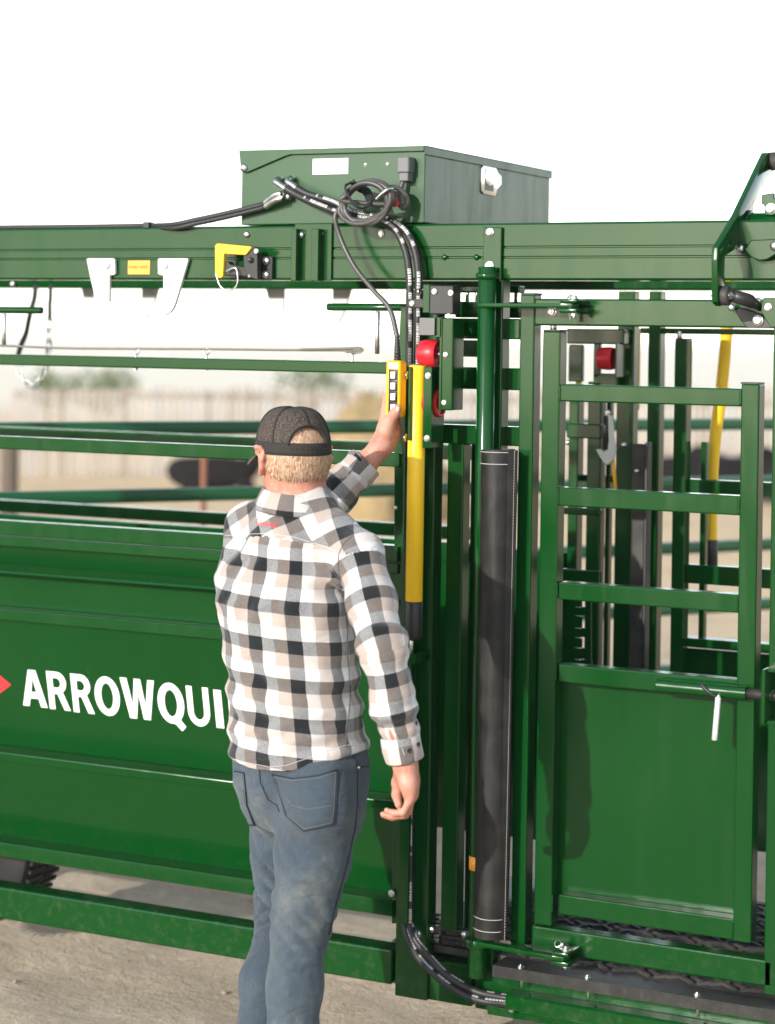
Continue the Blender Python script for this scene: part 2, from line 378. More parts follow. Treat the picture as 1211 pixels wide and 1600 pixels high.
# latch on the beam: yellow hook, black bracket, wire lanyard
LT = lambda x, y: (320+x/5.504, 360+y/5.504)
LA = bpy.data.objects.new('hook_latch', None); COL.objects.link(LA); WO[LA.name] = W(400, 410, -.01); LA.parent = CH; LA.location = WO[LA.name]-WO[CH.name]; LA.empty_display_size = .03
plate('hook', [(112,112),(395,138),(400,150),(350,212),(165,200),(155,395),(135,410),(105,408),(88,385),(86,135),(95,118)], -.062, .013, M['hook_yellow'], LA, .002, tf=LT)
plate('latch_plate', [(330,225),(395,140),(430,140),(452,215),(455,425),(375,400),(345,360),(335,310)], -.055, .02, M['black_steel'], LA, .002, tf=LT)
plate('latch_plate', [(452,222),(570,220),(582,235),(580,420),(565,428),(452,425)], -.014, .0125, M['black_steel'], LA, .003, tf=LT)
plate('latch_bar', [(148,290),(160,268),(200,265),(212,292),(340,312),(380,330),(380,402),(165,388),(148,370)], -.052, .03, M['black_steel'], LA, .004, tf=LT)
cyl('hinge_boss', W(*LT(395, 255), -.062), W(*LT(395, 255), -.03), .0085, M['black_steel'], LA)
for x, y in ((532, 262), (530, 382)): bolt(*LT(x, y), -.0145, .0118, LA, 'dome')
bolt(*LT(445, 178), -.056, .0075, LA); bolt(*LT(385, 392), -.053, .004, LA)
wire('lanyard', [W(*LT(x, y), -.064) for x, y in ((95,370),(108,415),(135,480),(200,520),(262,490),(284,430),(272,335),(240,325),(185,352))], .0022, M['zinc'], LA)

# main post, hinge pipe and posts of the squeeze
def cap(name, o_px, Y, z, mat=M['black_plastic']): pass
MP = vb('post', 617, 668, 1500, 453, 1556, 0, .052, GR, CH, .005)
for x, y in ((653.4, 1459), (674.7, 1452), (726, 1460)): bolt(x, y, -.0005 if x < 660 else .02, .0105, CH, 'dome')
vb('hose_channel', 621.5, 637, 1400, 571, 1443, -.05, .049, GR, CH, .002)
# end plate where the side panel bolts on
plate('end_plate', [(626,480),(640,480),(634,760),(630,900),(621,1443),(612,1443),(613,905),(602,900),(600,880),(616,872),(616,690)], .012, .008, GR, CH, .001)
for x, y in ((619, 793.5), (617, 941)): bolt(x, y, .011, .006, CH, 'dome')
pc = lambda px, py, Y: W(px, py, Y)
top = W(762, 417, -.035); bot = W(746, 1527, -.035)
HP = cyl('hinge_pipe', (top.x, -.035, bot.z), (top.x, -.035, top.z), .0245, GR, CH, 28)
cyl('pipe_collar', (top.x, -.035, W(762, 436, -.035).z), (top.x, -.035, W(762, 427, -.035).z), .0315, GR, CH, 28)
vb('post', 757, 783.5, 600, 436, 1578, .0, .052, GR, CH, .004)
p0 = W(737, 1350, -.06)
bm = bmesh.new(); lathe(bm, [(.0249, -.018), (.0249, .018)], (top.x, -.035, p0.z), 'Z', 28); put('pipe_label', bm, M['label_orange'], CH, True)
# roller carriage beside the yellow lever
RC = bpy.data.objects.new('roller_carriage', None); COL.objects.link(RC); WO[RC.name] = W(690, 560, -.05); RC.parent = CH; RC.location = WO[RC.name]-WO[CH.name]; RC.empty_display_size = .03
vb('side_plate', 686.5, 690, 560, 497, 641, -.10, .09, GR, RC, .001)
vb('carriage_plate', 690, 707, 560, 497, 641, -.10, .012, GR, RC, .003)
vb('carriage_flange', 702, 707, 560, 497, 641, -.088, .07, GR, RC, .001)
for x, y in ((696.5, 554), (694, 629)): bolt(x, y, -.1005, .0075, RC)
for x0, x1, y, nm in ((656.5, 686, 553, 'roller'), (664, 690, 630, 'roller')):
    c = W((x0+x1)/2, y, -.055); w = W(x1, y, -.055).x-W(x0, y, -.055).x; h = w/2
    bm = bmesh.new(); lathe(bm, [(.010, -h), (.027, -h), (.036, -h*.75), (.0385, -h*.3), (.0385, h*.35), (.0365, h*.9), (.034, h), (.029, h), (.027, h*.75), (.012, h*.7), (.012, h*1.02), (1e-7, h*1.02)], c, 'X', 36)
    put(nm, bm, M['red_plastic'], RC, True, auto=35)
    cyl('axle', (c.x-h*1.05, c.y, c.z), (c.x+h*1.5, c.y, c.z), .007, M['zinc'], RC)
ts = vb('square_tube', 654.5, 679.5, 510, 496, 524, -.105, .10, GR, RC, .003)
vb('end_cap', 655, 679, 510, 496.5, 523.5, -.108, .003, M['grey_plastic'], RC, .001)
vb('tube_end_plate', 679.5, 690, 510, 496, 527, -.100, .06, GR, RC, .001)
vb('wear_block', 671, 708, 470, 446, 491, -.085, .05, M['black_steel'], RC, .003)
vb('wear_block_backing', 660.5, 671, 470, 444, 489, -.085, .05, GR, RC, .002)
for x, y, r in ((679, 455.5, .0085), (704.5, 457.5, .0085)): bolt(x, y, -.086, r, RC)
o = bolt_at(W(656, 456, -.07), .009, RC, 'hex', (0, 0, R(-90)))
cyl('guide_pin', W(701, 490, -.09), W(701, 499, -.09), .0045, M['label_white'], RC)
# toothed locking quadrant behind
bm = bmesh.new()
a = W(711, 471, .1); b2 = W(812, 497, .1); abox(bm, (a.x, .1, b2.z), (b2.x, .14, a.z), .003)
for k in range(7):
    x = W(713.5+k*15.2, 464, .1).x; abox(bm, (x-.0035, .1, a.z-.004), (x+.0035, .112, W(713, 456, .1).z), .0015)
put('lock_rack', bm, GR, CH, True, auto=40)
hb('lock_rail', 711, 446, 457, 812, .1, .04, GR, CH)
hb('slide_tube', 706, 497, 529, 812, .03, .05, GR, CH)
vb('sensor_box', 711, 748, 545, 531, 557, .06, .03, M['green_box'], CH)
hb('slide_tube', 700, 573, 607, 815, .045, .05, GR, CH); hb('slide_tube', 672, 662.5, 692, 815, .045, .05, GR, CH)
vb('lever_block', 673, 690, 595, 577, 608, -.06, .06, GR, CH, .003)
BAR = vb('squeeze_bar', 698.5, 723.5, 760, 692.5, 1454, .02, .048, GR, CH, .004)
vb('squeeze_bar', 735, 757, 760, 692.5, 1454, .13, .048, GR, CH, .004)
# black latch rack at the floor
bm = bmesh.new(); fy = .0
def pbox(bm, x0, y0, x1, y1, Y, dp, bev=.001):
    a = W(x0, y0, Y); c = W(x1, y1, Y); abox(bm, (a.x, Y, min(a.z, c.z)), (c.x, Y+dp, max(a.z, c.z)), bev)
for x0, y0, x1, y1 in ((668,1430,690,1434),(668,1437,690,1441),(668,1443,690,1449),(668,1430,672,1474),(686,1430,690,1476),(668,1464,732,1468),(668,1471,732,1475),(699,1463,702,1476),(709,1464,712,1477),(719,1465,722,1478),(690,1449,732,1462)):
    pbox(bm, x0, y0, x1, y1, .028, .03)
put('floor_rack', bm, M['black_steel'], CH, True, auto=40)

# base, floor, front angle
zb0 = W(765, 1577).z
zan = W(770, 1507.5, -.06).z
hb('base_channel', 669, 1498, 1562, 737, .012, .06, GR, CH, .004)
fz = zan+.002
box('base_channel', (W(764, 1500).x, .0, zb0), (2.3, .07, zan-.016), GR, CH, .004)
box('base_lip', (W(764, 1500).x, -.008, zb0-.012), (2.3, .075, zb0+.012), GR, CH, .003)
bm = bmesh.new(); xa = W(770, 1507, -.06).x
prism(bm, [(xa, -.062, zan), (xa, .03, zan), (xa, .03, zan-.006), (xa, -.056, zan-.006), (xa, -.056, zan-.030), (xa, -.062, zan-.030)], (2.3-xa, 0, 0)); put('front_angle', bm, M['black_steel'], CH, True, auto=30)
for px, py in ((816, 1509), (920, 1528), (1091, 1559)):
    q = W(px, py, -.035); o = bolt_at((q.x, -.045, zan), .0095, CH, 'hex', (R(-90), 0, 0))
    cyl('bolt_stem', (q.x, -.036, zan-.055), (q.x, -.036, zan-.006), .0042, M['zinc'], CH, 10)
    bm = bmesh.new(); lathe(bm, [(.0085, -.0185), (.0085, -.0068)], (q.x, -.036, zan), 'Z', 6); put('bolt_nut', bm, M['zinc'], CH)
box('floor_beam', (-.05, .075, zb0), (.45, .90, zan-.02), M['black_steel'], CH)
# rubber floor mat with raised chevron bars
mat = box('floor_mat', (.10, .031, zan-.02), (2.3, .92, zan), M['rubber'], CH, .002)
bm = bmesh.new(); cw = .058
for i in range(36):
    for j in range(15):
        x = .14+i*cw; y = .06+j*cw
        for s in (0, 1):
            dx, dy = (.022, .018) if (i+j) % 2 == 0 else (.022, -.018)
            c = Vector((x+(.029 if s else 0), y+(.0 if s else .012), zan))
            n_ = Vector((-dy, dx, 0)).normalized()*.0055; d_ = Vector((dx, dy*(1 if s else -1), 0)); n_ = Vector((-d_.y, d_.x, 0)).normalized()*.0055
            q = [c-d_-n_, c+d_-n_, c+d_+n_, c-d_+n_]
            lo_ = [bm.verts.new(p) for p in q]; hi_ = [bm.verts.new(p*1+Vector((0, 0, .007))+(c-p)*.12) for p in q]
            bm.faces.new(hi_)
            for k in range(4): bm.faces.new((lo_[k], lo_[(k+1) % 4], hi_[(k+1) % 4], hi_[k]))
prop(put('tread_bars', bm, M['rubber'], mat), kind='stuff')
# hose tray along the base
a = W(790, 1553, -.055); c = W(790, 1577, -.055)
bm = bmesh.new(); prism(bm, [(a.x, -.055, c.z), (a.x, -.055, a.z-.006), (a.x, -.048, a.z), (a.x, -.005, a.z), (a.x, -.005, c.z)], (2.2-a.x, 0, 0)); put('hose_tray', bm, GR, CH, True, auto=30)
bolt(799, 1578, -.03, .007, CH)

# ------------------------------------------------------------------ drop gate hung in its frame
GF = bpy.data.objects.new('gate_frame', None); COL.objects.link(GF); WO[GF.name] = Vector((W(822, 1440).x, 0, W(822, 1478).z)); GF.parent = CH; GF.location = WO[GF.name]-WO[CH.name]; GF.empty_display_size = .05
vb('frame_post', 811.5, 834, 560, 460, 1480, 0, .05, GR, GF, .004)
vb('frame_post', 1208, 1234, 560, 508, 1556, 0, .05, GR, GF, .004)
vb('frame_top_bar', 834.5, 1420, 487, 466.5, 508.5, 0, .05, GR, GF, .005)
vb('post_cap', 812, 834.5, 560, 457.5, 460.5, -.001, .052, M['black_plastic'], GF, .001)
hb('frame_bottom_bar', 830, 1446, 1485, 1207, 0, .05, GR, GF, .005)
hb('frame_bottom_bar', 1238, 1512, 1556, 1420, 0, .05, GR, GF, .005)
# hinge arms from the pipe to the frame
def hinge(z_px, end_px, yy, nm):
    pz = W(*z_px, -.05).z; e = W(*end_px, -.06)
    bm = bmesh.new(); th = .011; x0 = top.x-.028
    pts = [(x0, -.035, 0), (x0+.006, -.058, 0), (x0+.03, -.066, 0), (e.x-.02, -.085, 0), (e.x+.01, -.082, 0), (e.x+.02, -.06, 0), (e.x+.012, -.037, 0), (e.x-.02, -.033, 0), (x0+.05, -.006, 0), (x0+.02, -.006, 0)]
    prism(bm, [(p[0], p[1], pz-th/2) for p in pts], (0, 0, th), .001); put('hinge_arm', bm, GR, GF, True, auto=35)
    bm = bmesh.new(); abox(bm, (e.x-.024, -.085, pz+.007), (e.x+.024, -.0005, pz+.017), .003); abox(bm, (e.x-.024, -.085, pz-.019), (e.x+.024, -.0005, pz-.007), .003); put('hinge_ear', bm, GR, GF, True, auto=35)
    bolt_at((e.x+.008, -.062, pz+.017), .0125, GF, 'hex', (R(-90), 0, 0))
    bolt_at((e.x+.008, -.062, pz-.019), .011, GF, 'hex', (R(90), 0, 0))
    bolt_at((e.x-.012, -.04, pz+.017), .0105, GF, 'hex', (R(-90), 0, .4))
    cyl('hinge_pin', (e.x-.012, -.04, pz-.04), (e.x-.012, -.04, pz+.03), .005, M['zinc'], GF, 12)
hinge((762, 477), (893, 479), 0, 'u'); hinge((738, 1471), (880, 1499), 0, 'l')
cyl('arm_hub', (top.x, -.035, W(735, 1480, -.05).z), (top.x, -.035, W(735, 1466, -.05).z), .034, GR, GF, 28)
bolt(863, 487, -.0005, .0135, GF)
wire('pin_ring', [Vector((W(872, 1478, -.06).x+.0085*math.cos(t), -.062+.004*math.sin(t), W(872, 1474, -.06).z+.008*math.sin(t))) for t in [k*math.pi/5 for k in range(10)]], .0016, M['zinc'], GF, 6, 2)
# the gate itself
GT = bpy.data.objects.new('drop_gate', None); COL.objects.link(GT); WO[GT.name] = Vector((W(847, 1440, .002).x, 0, W(847, 1444, .002).z)); GT.parent = CH; GT.location = WO[GT.name]-WO[CH.name]; GT.empty_display_size = .05
gy = .002
vb('gate_stile', 848, 875.5, 520, 517, 1446, gy, .05, GR, GT, .004)
vb('stile_cap', 848.5, 875.5, 520, 514.5, 517.3, gy-.001, .052, M['black_plastic'], GT, .001)
cyl('stile_pin', W(865, 500, .02), W(865, 518, .02), .009, M['zinc'], GT, 16)
vb('gate_stile', 1156.5, 1185, 700, 599.5, 1472, gy, .05, GR, GT, .004)
vb('stile_cap', 1157, 1185.5, 600, 597, 599.8, gy-.001, .052, M['black_plastic'], GT, .001)
for xm, t_, b_ in ((1015, 603.6, 631.2), (1015, 768.2, 798), (1015, 919.5, 947.5), (1010, 1050, 1079), (1000, 1415.5, 1447.5)):
    hb('gate_rail', 872, t_, b_, 1159, gy+.001, .048, GR, GT, .004, xm=xm)
bm = bmesh.new()
for xm, t_, b_ in ((1015, 603.6, 631.2), (1015, 768.2, 798), (1015, 919.5, 947.5), (1010, 1050, 1079), (1000, 1415.5, 1447.5)):
    for xe, sx in ((875.5, 1), (1156.5, -1)):
        x_ = W(xe-.0155*((t_+b_)/2-(520 if sx > 0 else 700)), (t_+b_)/2, gy).x+sx*.001; z0_, z1_ = W(xm, b_, gy).z+.003, W(xm, t_, gy).z-.003
        tube(bm, [(x_+random.uniform(-.0008, .0008), gy+.001, z0_+(z1_-z0_)*k/10) for k in range(11)], .003, 6, rad=[.0026+.0012*(k % 2)+random.uniform(0, .0006) for k in range(11)])
prop(put('weld_bead', bm, GR, GT, True), kind='stuff')
a = W(868, 1060, gy+.046); c = W(1165, 1430, gy+.046)
box('gate_panel', (a.x, gy+.0495, c.z-.02), (c.x, gy+.053, W(1010, 1062, gy).z), GR, GT, .001)
# slide bolt with its handle
p0 = W(1028, 1071, -.02); p1 = W(1167, 1083, -.02); zc = (p0.z+p1.z)/2
bm = bmesh.new(); 
ring = [(.0175*math.cos(t), .0175*math.sin(t)) for t in [k*2*math.pi/24 for k in range(24)]]
prism(bm, [(p0.x, -.02+u, zc+v) for u, v in ring], (p1.x-p0.x, 0, 0)); put('bolt_barrel', bm, GR, GT, True, auto=35)
q = W(1104, 1077, -.02); bm = bmesh.new()
tube(bm, [Vector((q.x-.012+t*.042, -.02-.0177*math.sin(R(40+t*100)), zc+.0177*math.cos(R(40+t*100)))) for t in [i/8 for i in range(9)]], .0055, 6); put('bolt_slot', bm, M['black_steel'], GT, True)
cyl('slide_rod', (p1.x-.02, -.02, zc), (W(1330, 1090, -.02).x, -.02, zc), .0125, M['black_steel'], GT, 20)
cyl('bolt_handle', W(1122.5, 1089, -.04), W(1116.5, 1157, -.05), .0078, M['plated'], GT, 20)
cyl('handle_neck', W(1124, 1085, -.033), W(1122.5, 1090, -.041), .0055, M['zinc'], GT, 12)
cyl('handle_stud', W(1121, 1147, -.052), W(1122.5, 1147, -.052), .004, M['zinc'], GT, 8)
# keeper on the frame post
bm = bmesh.new(); k0 = W(1190, 1046, -.075); k1 = W(1190, 1132, -.075)
abox(bm, (k0.x, -.075, k1.z), (k0.x+.009, -.0005, k0.z), .002); abox(bm, (k0.x+.0095, -.06, k0.z-.008), (k0.x+.11, -.001, k0.z+.002), .002); abox(bm, (k0.x+.0095, -.06, k1.z-.002), (k0.x+.11, -.001, k1.z+.008), .002)
put('bolt_keeper', bm, GR, GF)
cyl('keeper_ring', (k0.x-.006, -.02, zc), (k0.x+.016, -.02, zc), .019, GR, GF, 24)

# ------------------------------------------------------------------ head-gate crank above the drop gate
CR = bpy.data.objects.new('crank_lever', None); COL.objects.link(CR)
X0 = W(1114, 420, -.16).x; WO[CR.name] = Vector((X0, -.1, 2.2)); CR.parent = CH; CR.location = WO[CR.name]-WO[CH.name]; CR.empty_display_size = .05
CP = lambda x, y: (1090+x/5.165, 220+y/5.165)
X1 = X0+.0155
out = [(165,860),(320,600),(560,98),(590,92),(632,100),(640,230),(585,265),(492,430),(452,530),(448,600),(440,780),(330,858),(222,930),(218,1080),(238,1250),(228,1320),(190,1335),(162,1300),(160,960)]
bm = bmesh.new(); prism(bm, [WX(*CP(*p), X1) for p in out], (-.0155, 0, 0), .0015); put('crank_plate', bm, GR, CR, True, auto=35)
c = WX(*CP(415, 690), X1); cyl('crank_tube', (X1, c.y, c.z), (X1+1.2, c.y, c.z), .034, GR, CR, 32)
bm = bmesh.new(); tube(bm, [Vector((X1+.003, c.y+.036*math.cos(t), c.z+.036*math.sin(t))) for t in [k*2*math.pi/24 for k in range(24)]], .006, 6, True); put('weld_bead', bm, GR, CR, True)
q = WX(*CP(195, 1250), X1); cyl('pivot_bush', (X1, q.y, q.z), (X1+.02, q.y, q.z), .024, M['rubber'], CR, 24)
bolt_at((X1+.02, q.y, q.z), .013, CR, 'hex', (0, 0, R(90))); bolt_at((X0, q.y, q.z), .012, CR, 'hex', (0, 0, R(-90)))
q2 = WX(*CP(590, 165), X1); cyl('pivot_bush', (X1, q2.y, q2.z), (X1+.05, q2.y, q2.z), .024, M['rubber'], CR, 24); bolt_at((X1+.05, q2.y, q2.z), .014, CR, 'hex', (0, 0, R(90)))
q3 = WX(*CP(270, 860), X1); repaint(bolt_at((X1, q3.y, q3.z), .0095, CR, 'hex', (0, 0, R(90))), GR)
# connecting link and its ears
e = W(*CP(500, 1345), -.06); bm = bmesh.new()
tube(bm, [Vector((X1+.03, q.y, q.z)), Vector((X1+.06, (q.y*.6+e.y*.4), q.z*.6+e.z*.4)), e], .0165, 12, rad=[.017, .017, .011]); put('link_rod', bm, M['black_steel'], CR, True)
plate('link_ear', [CP(*p) for p in ((515,1280),(540,1265),(640,1265),(640,1500),(590,1510),(540,1430),(512,1370))], -.075, .012, GR, CR, .002)
plate('link_gusset', [CP(*p) for p in ((300,1370),(345,1345),(500,1400),(640,1500),(640,1516),(400,1510),(345,1450))], -.02, .012, M['black_steel'], CR, .002)
bolt(*CP(568, 1345), -.0755, .011, CR); bolt(*CP(490, 1450), -.022, .014, CR); bolt(*CP(492, 1297), -.06, .0095, CR, 'dome'); bolt(*CP(275, 1345), -.022, .0095, CR, 'dome')
plate('gear_cover', [CP(*p) for p in ((380,880),(430,800),(660,790),(660,900),(560,960),(500,968),(430,940))], -.03, .029, GR, CR, .003)
plate('crank_stop', [CP(*p) for p in ((515,435),(610,420),(618,465),(640,470),(660,600),(540,600),(535,515),(515,510))], .05, .02, GR, CR, .002)
bolt(*CP(592, 550), .049, .015, CR); bolt(*CP(625, 850), -.031, .013, CR, 'dome'); bolt(*CP(350, 868), -.002, .0095, CR, 'dome')

# ------------------------------------------------------------------ far side of the squeeze, seen through the gate
FY = .93
def fp(xa, xb, yr, yT, yB, Y=FY, dep=.05, mat=GR, name='post', bev=.004): return vb(name, xa, xb, yr, yT, yB, Y, dep, mat, CH, bev)
fp(945, 952, 800, 604, 1250, FY+.03, .03); fp(1094, 1103, 760, 690, 1010, FY+.06, .03); hb('far_rail', 905, 741, 752, 960, FY+.05, .03, GR, CH); fp(962, 988, 700, 455, 1250); fp(1010, 1029, 700, 455, 1250, FY-.02, .05)
fp(1053, 1073, 600, 531, 1200, FY-.03, .05, name='gate_stile'); fp(1054, 1073, 560, 528.5, 531, FY-.031, .052, M['black_plastic'], 'stile_cap', .001)
cyl('stile_pin', W(1062, 517, FY), W(1062, 531, FY), .008, M['zinc'], CH, 12)
fp(888, 903, 700, 600, 1250, FY-.03); fp(917, 938, 700, 596, 1250, FY-.05); fp(862, 876, 700, 540, 1250, FY-.05, .03)
fp(986, 1006, 800, 693, 1200, FY-.08, .012, M['rubber'], 'rubber_strip', .002); fp(1006, 1010.5, 800, 691, 1200, FY-.1, .04, M['black_plastic'], 'rubber_strip', .002)
for x, y in ((980, 525), (975, 695)): bolt(x, y, FY-.0005, .0105, CH, 'dome')
for x, y in ((887, 691.5), (995, 736)): bolt(x, y, FY-.09, .008, CH, 'dome')
hb('far_rail', 1072, 748.5, 771, 1420, FY, .045, GR, CH); hb('far_rail', 1069, 881.5, 911, 1420, FY, .045, GR, CH); hb('far_rail', 1063, 996, 1010, 1420, FY-.03, .06, GR, CH)
a = W(1045, 1012, FY); box('far_panel', (a.x, FY+.03, .5), (2.3, FY+.034, a.z), GR, CH, .001)
hb('far_top_bar', 1000, 512, 521, 1420, FY, .05, GR, CH); vb('far_top_bar', 885, 975, 520, 513, 537, FY-.06, .05, GR, CH)
vb('far_plate', 888, 910, 560, 538, 596, FY-.04, .02, GR, CH); vb('far_plate', 927, 965, 560, 583, 604, FY-.05, .04, GR, CH); vb('far_plate', 927, 937, 560, 535, 590, FY-.05, .02, GR, CH)
fp(960.5, 963, 570, 535, 590, FY-.1, .08, name='roller_plate')
c = W(948, 560, FY-.08); bm = bmesh.new(); lathe(bm, [(.01, -.022), (.033, -.022), (.035, .01), (.033, .022), (.026, .022), (.024, .016), (1e-7, .016)], c, 'X', 28); put('roller', bm, M['red_plastic'], CH, True, auto=35)
vb('far_plate', 885, 938, 672, 661, 684, FY-.06, .05, GR, CH)
vb('far_shelf', 872, 938, 800, 792, 803, FY-.2, .02, GR, CH); vb('far_shelf', 872, 937, 896, 888, 916, FY-.25, .02, GR, CH)
# slotted plate of the far tail section
bm = bmesh.new(); Yp = FY-.16
xs_ = [868, 880, 890, 908, 917, 923]; rows = [930, 948, 962, 981, 996, 1012, 1030, 1100]
for i in range(len(xs_)-1):
    for j in range(len(rows)-1):
        if i in (1, 3) and j in (0, 2, 4): continue
        pbox(bm, xs_[i], rows[j], xs_[i+1], rows[j+1], Yp, .01, 0)
bmesh.ops.remove_doubles(bm, verts=bm.verts, dist=1e-5); put('slotted_plate', bm, GR, CH)
# latch hook hanging on the far post
plate('drop_hook', [(950,648),(955,650),(960,690),(962,702),(958,718),(950,726),(943,722),(936,712),(931,702),(938,702),(943,707),(949,704),(951,690)], FY-.13, .01, M['white_paint'], CH, .001)
cyl('hook_bar', W(946, 650, FY-.11), W(945, 703, FY-.11), .007, M['black_steel'], CH, 12); bolt(950, 645, FY-.12, .008, CH)
cyl('hook_grip', W(957, 712, FY-.1), W(962, 764, FY-.1), .0055, M['hook_yellow'], CH, 12)
for xa, xb, y0, y1 in ((990.5, 999, 513, 640), (899.5, 908, 583, 604), (898, 907, 715, 764)): vb('yellow_strip', xa, xb, (y0+y1)/2, y0, y1, FY+.06, .01, M['yellow'], CH, .001)

# ------------------------------------------------------------------ alley side panel with the maker's name
SP = thing('side_panel', (-1.2, .05, .24), 'long ribbed green side panel lettered ARROWQUI, left of the upright post', 'side panel')
XL, XR = -3.5, W(617, 1300).x-.004
def xrail(name, r0, r1, Y, dep, x=0, X1=XR, bev=.004, parent=None):
    return box(name, (XL, Y, W(x, r1, Y).z), (X1, Y+dep, W(x, r0, Y).z), GR, parent or SP, bev)
xrail('top_rail', 553.3, 570, 0, .04)
xrail('rail', 681.4, 701.5, 0, .04)
xrail('rail', 813.2, 836, 0, .05); xrail('rail_lip', 837, 853, .004, .05)
def sheet(name, prof, th=.004):
    """folded sheet: (row, Y) read at the picture's left edge"""
    P = [Vector((XL, Y, W(0, r, Y).z)) for r, Y in prof]; bm = bmesh.new()
    off = Vector((0, th, 0))
    prism(bm, P+[p+off for p in P[::-1]], (XR-XL, 0, 0), .0018 if name == 'panel_ridge' else 0); return put(name, bm, GR, SP, True, auto=25)
sheet('panel_sheet', [(852, .02), (880, .048)])
sheet('panel_ridge', [(879, .045), (891.5, .0), (894, -.003), (896, .0), (900, .05)])
sheet('panel_sheet', [(899, .055), (911, .058), (954, .060)])
xrail('rail', 950.5, 969, 0, .05)
sheet('panel_sheet', [(968, .015), (1163, .095)])
sheet('panel_ridge', [(1163, .099), (1175, .001), (1177, .0), (1188, .003), (1189, .02)])
sheet('panel_sheet', [(1187, .012), (1304, .085)])
sheet('panel_ridge', [(1303, .089), (1316, .002), (1318, 0.0), (1338, .0), (1339, .04)])
bt = xrail('bottom_rail', 1386, 1436, 0, .076, bev=.007)
bolt(612, 1396, -.001, .0095, SP)
for X in (-2.3, -1.62): box('upright', (X-.02, .115, .25), (X+.02, .16, 1.95), GR, SP)
zA, zB = W(0, 968, .015).z, W(0, 1163, .095).z
def onpanel(p, k): return Vector((p.x, .015+(zA-p.z)/(zA-zB)*.08-.0012-k, p.z))
def panel_pt(px, py):
    Y = .05
    for _ in range(5): q = W(px, py, Y); Y = .015+(zA-q.z)/(zA-zB)*.08
    return q
def arc(cx, cy, rx, ry, a0, a1, n=10): return [(cx+rx*math.cos(R(a0+(a1-a0)*k/n)), cy+ry*math.sin(R(a0+(a1-a0)*k/n))) for k in range(n+1)]
GL = {'A': [[(0,0),(.35,1),(.65,1),(1,0),(.74,0),(.665,.22),(.335,.22),(.26,0)], [(.395,.40),(.605,.40),(.5,.77)]],
 'R': [[(0,0),(0,1),(.48,1)]+arc(.48,.715,.42,.285,90,-38,10)+[(.70,.47),(1,0),(.71,0),(.44,.41),(.27,.41),(.27,0)], [(.27,.83),(.45,.83)]+arc(.45,.705,.18,.125,90,-90,8)+[(.27,.58)]],
 'O': [arc(.5,.5,.5,.5,0,345,23), arc(.5,.5,.235,.33,0,345,23)],
 'W': [[(0,1),(.20,1),(.315,.34),(.415,1),(.60,1),(.69,.34),(.81,1),(1,1),(.80,0),(.605,0),(.505,.62),(.40,0),(.20,0)]],
 'Q': [arc(.5,.57,.5,.43,-48,278,26)+[(.62,.13),(.84,0),(1,.10),(.82,.235)], arc(.5,.57,.235,.28,0,345,23)],
 'U': [[(0,1),(.265,1),(.265,.38)]+arc(.5,.36,.235,.19,180,360,10)+[(.735,1),(1,1)]+arc(.5,.38,.5,.38,0,-180,16)],
 'I': [[(0,0),(0,1),(1,1),(1,0)]],
 'P': [[(0,0),(0,1),(.48,1)]+arc(.48,.68,.5,.32,90,-90,12)+[(.27,.36),(.27,0)], [(.27,.83),(.45,.83)]+arc(.45,.68,.25,.15,90,-90,8)+[(.27,.53)]]}
def glyph(ch, p0, w, h):
    cu = bpy.data.curves.new('letter', 'CURVE'); cu.dimensions = '2D'; cu.fill_mode = 'BOTH'
    for lp in GL[ch]:
        sp_ = cu.splines.new('POLY'); sp_.points.add(len(lp)-1); sp_.use_cyclic_u = True
        for pt, (x, y) in zip(sp_.points, lp): pt.co = (x, y, 0, 1)
    o = bpy.data.objects.new('tmp', cu); COL.objects.link(o); dg = bpy.context.evaluated_depsgraph_get(); dg.update()
    me = bpy.data.meshes.new_from_object(o.evaluated_get(dg)); bpy.data.objects.remove(o); bpy.data.curves.remove(cu)
    bm = bmesh.new(); bm.from_mesh(me); bpy.data.meshes.remove(me)
    for v in bm.verts: v.co = onpanel(Vector((p0[0]+v.co.x*w, 0, p0[2]+v.co.y*h)), .0004)
    ex = bmesh.ops.extrude_face_region(bm, geom=bm.faces[:])
    for v in [g for g in ex['geom'] if isinstance(g, bmesh.types.BMVert)]: v.co.y += .0006
    bmesh.ops.recalc_face_normals(bm, faces=bm.faces); return put('letter', bm, M['letter_white'], SP)
for ch, x0, x1, y0, y1 in (('A',37,75.3,1047,1104),('R',78.8,111.5,1050,1109),('R',116.3,149,1054,1114),('O',152,191,1057,1118.5),('W',193.8,247.2,1061,1123.5),('Q',251.3,292.5,1067,1141),('U',296.5,331,1073,1135),('I',339,351,1078,1137.5),('P',361.5,394,1080,1142)):
    lo_ = panel_pt(x0, y1); hi_ = panel_pt(x1, y1+(x1-x0)*.11); b_ = panel_pt((x0+x1)/2-4, y0); a = panel_pt((x0+x1)/2, y1)
    glyph(ch, (lo_.x, 0, a.z), hi_.x-lo_.x, b_.z-a.z)
bm = bmesh.new(); c = [panel_pt(18, 1070), panel_pt(-6, 1050), panel_pt(-30, 1066), panel_pt(-6, 1088)]
prism(bm, [p+Vector((0, -.0018, 0)) for p in c], (0, .0006, 0)); put('emblem', bm, M['letter_red'], SP)
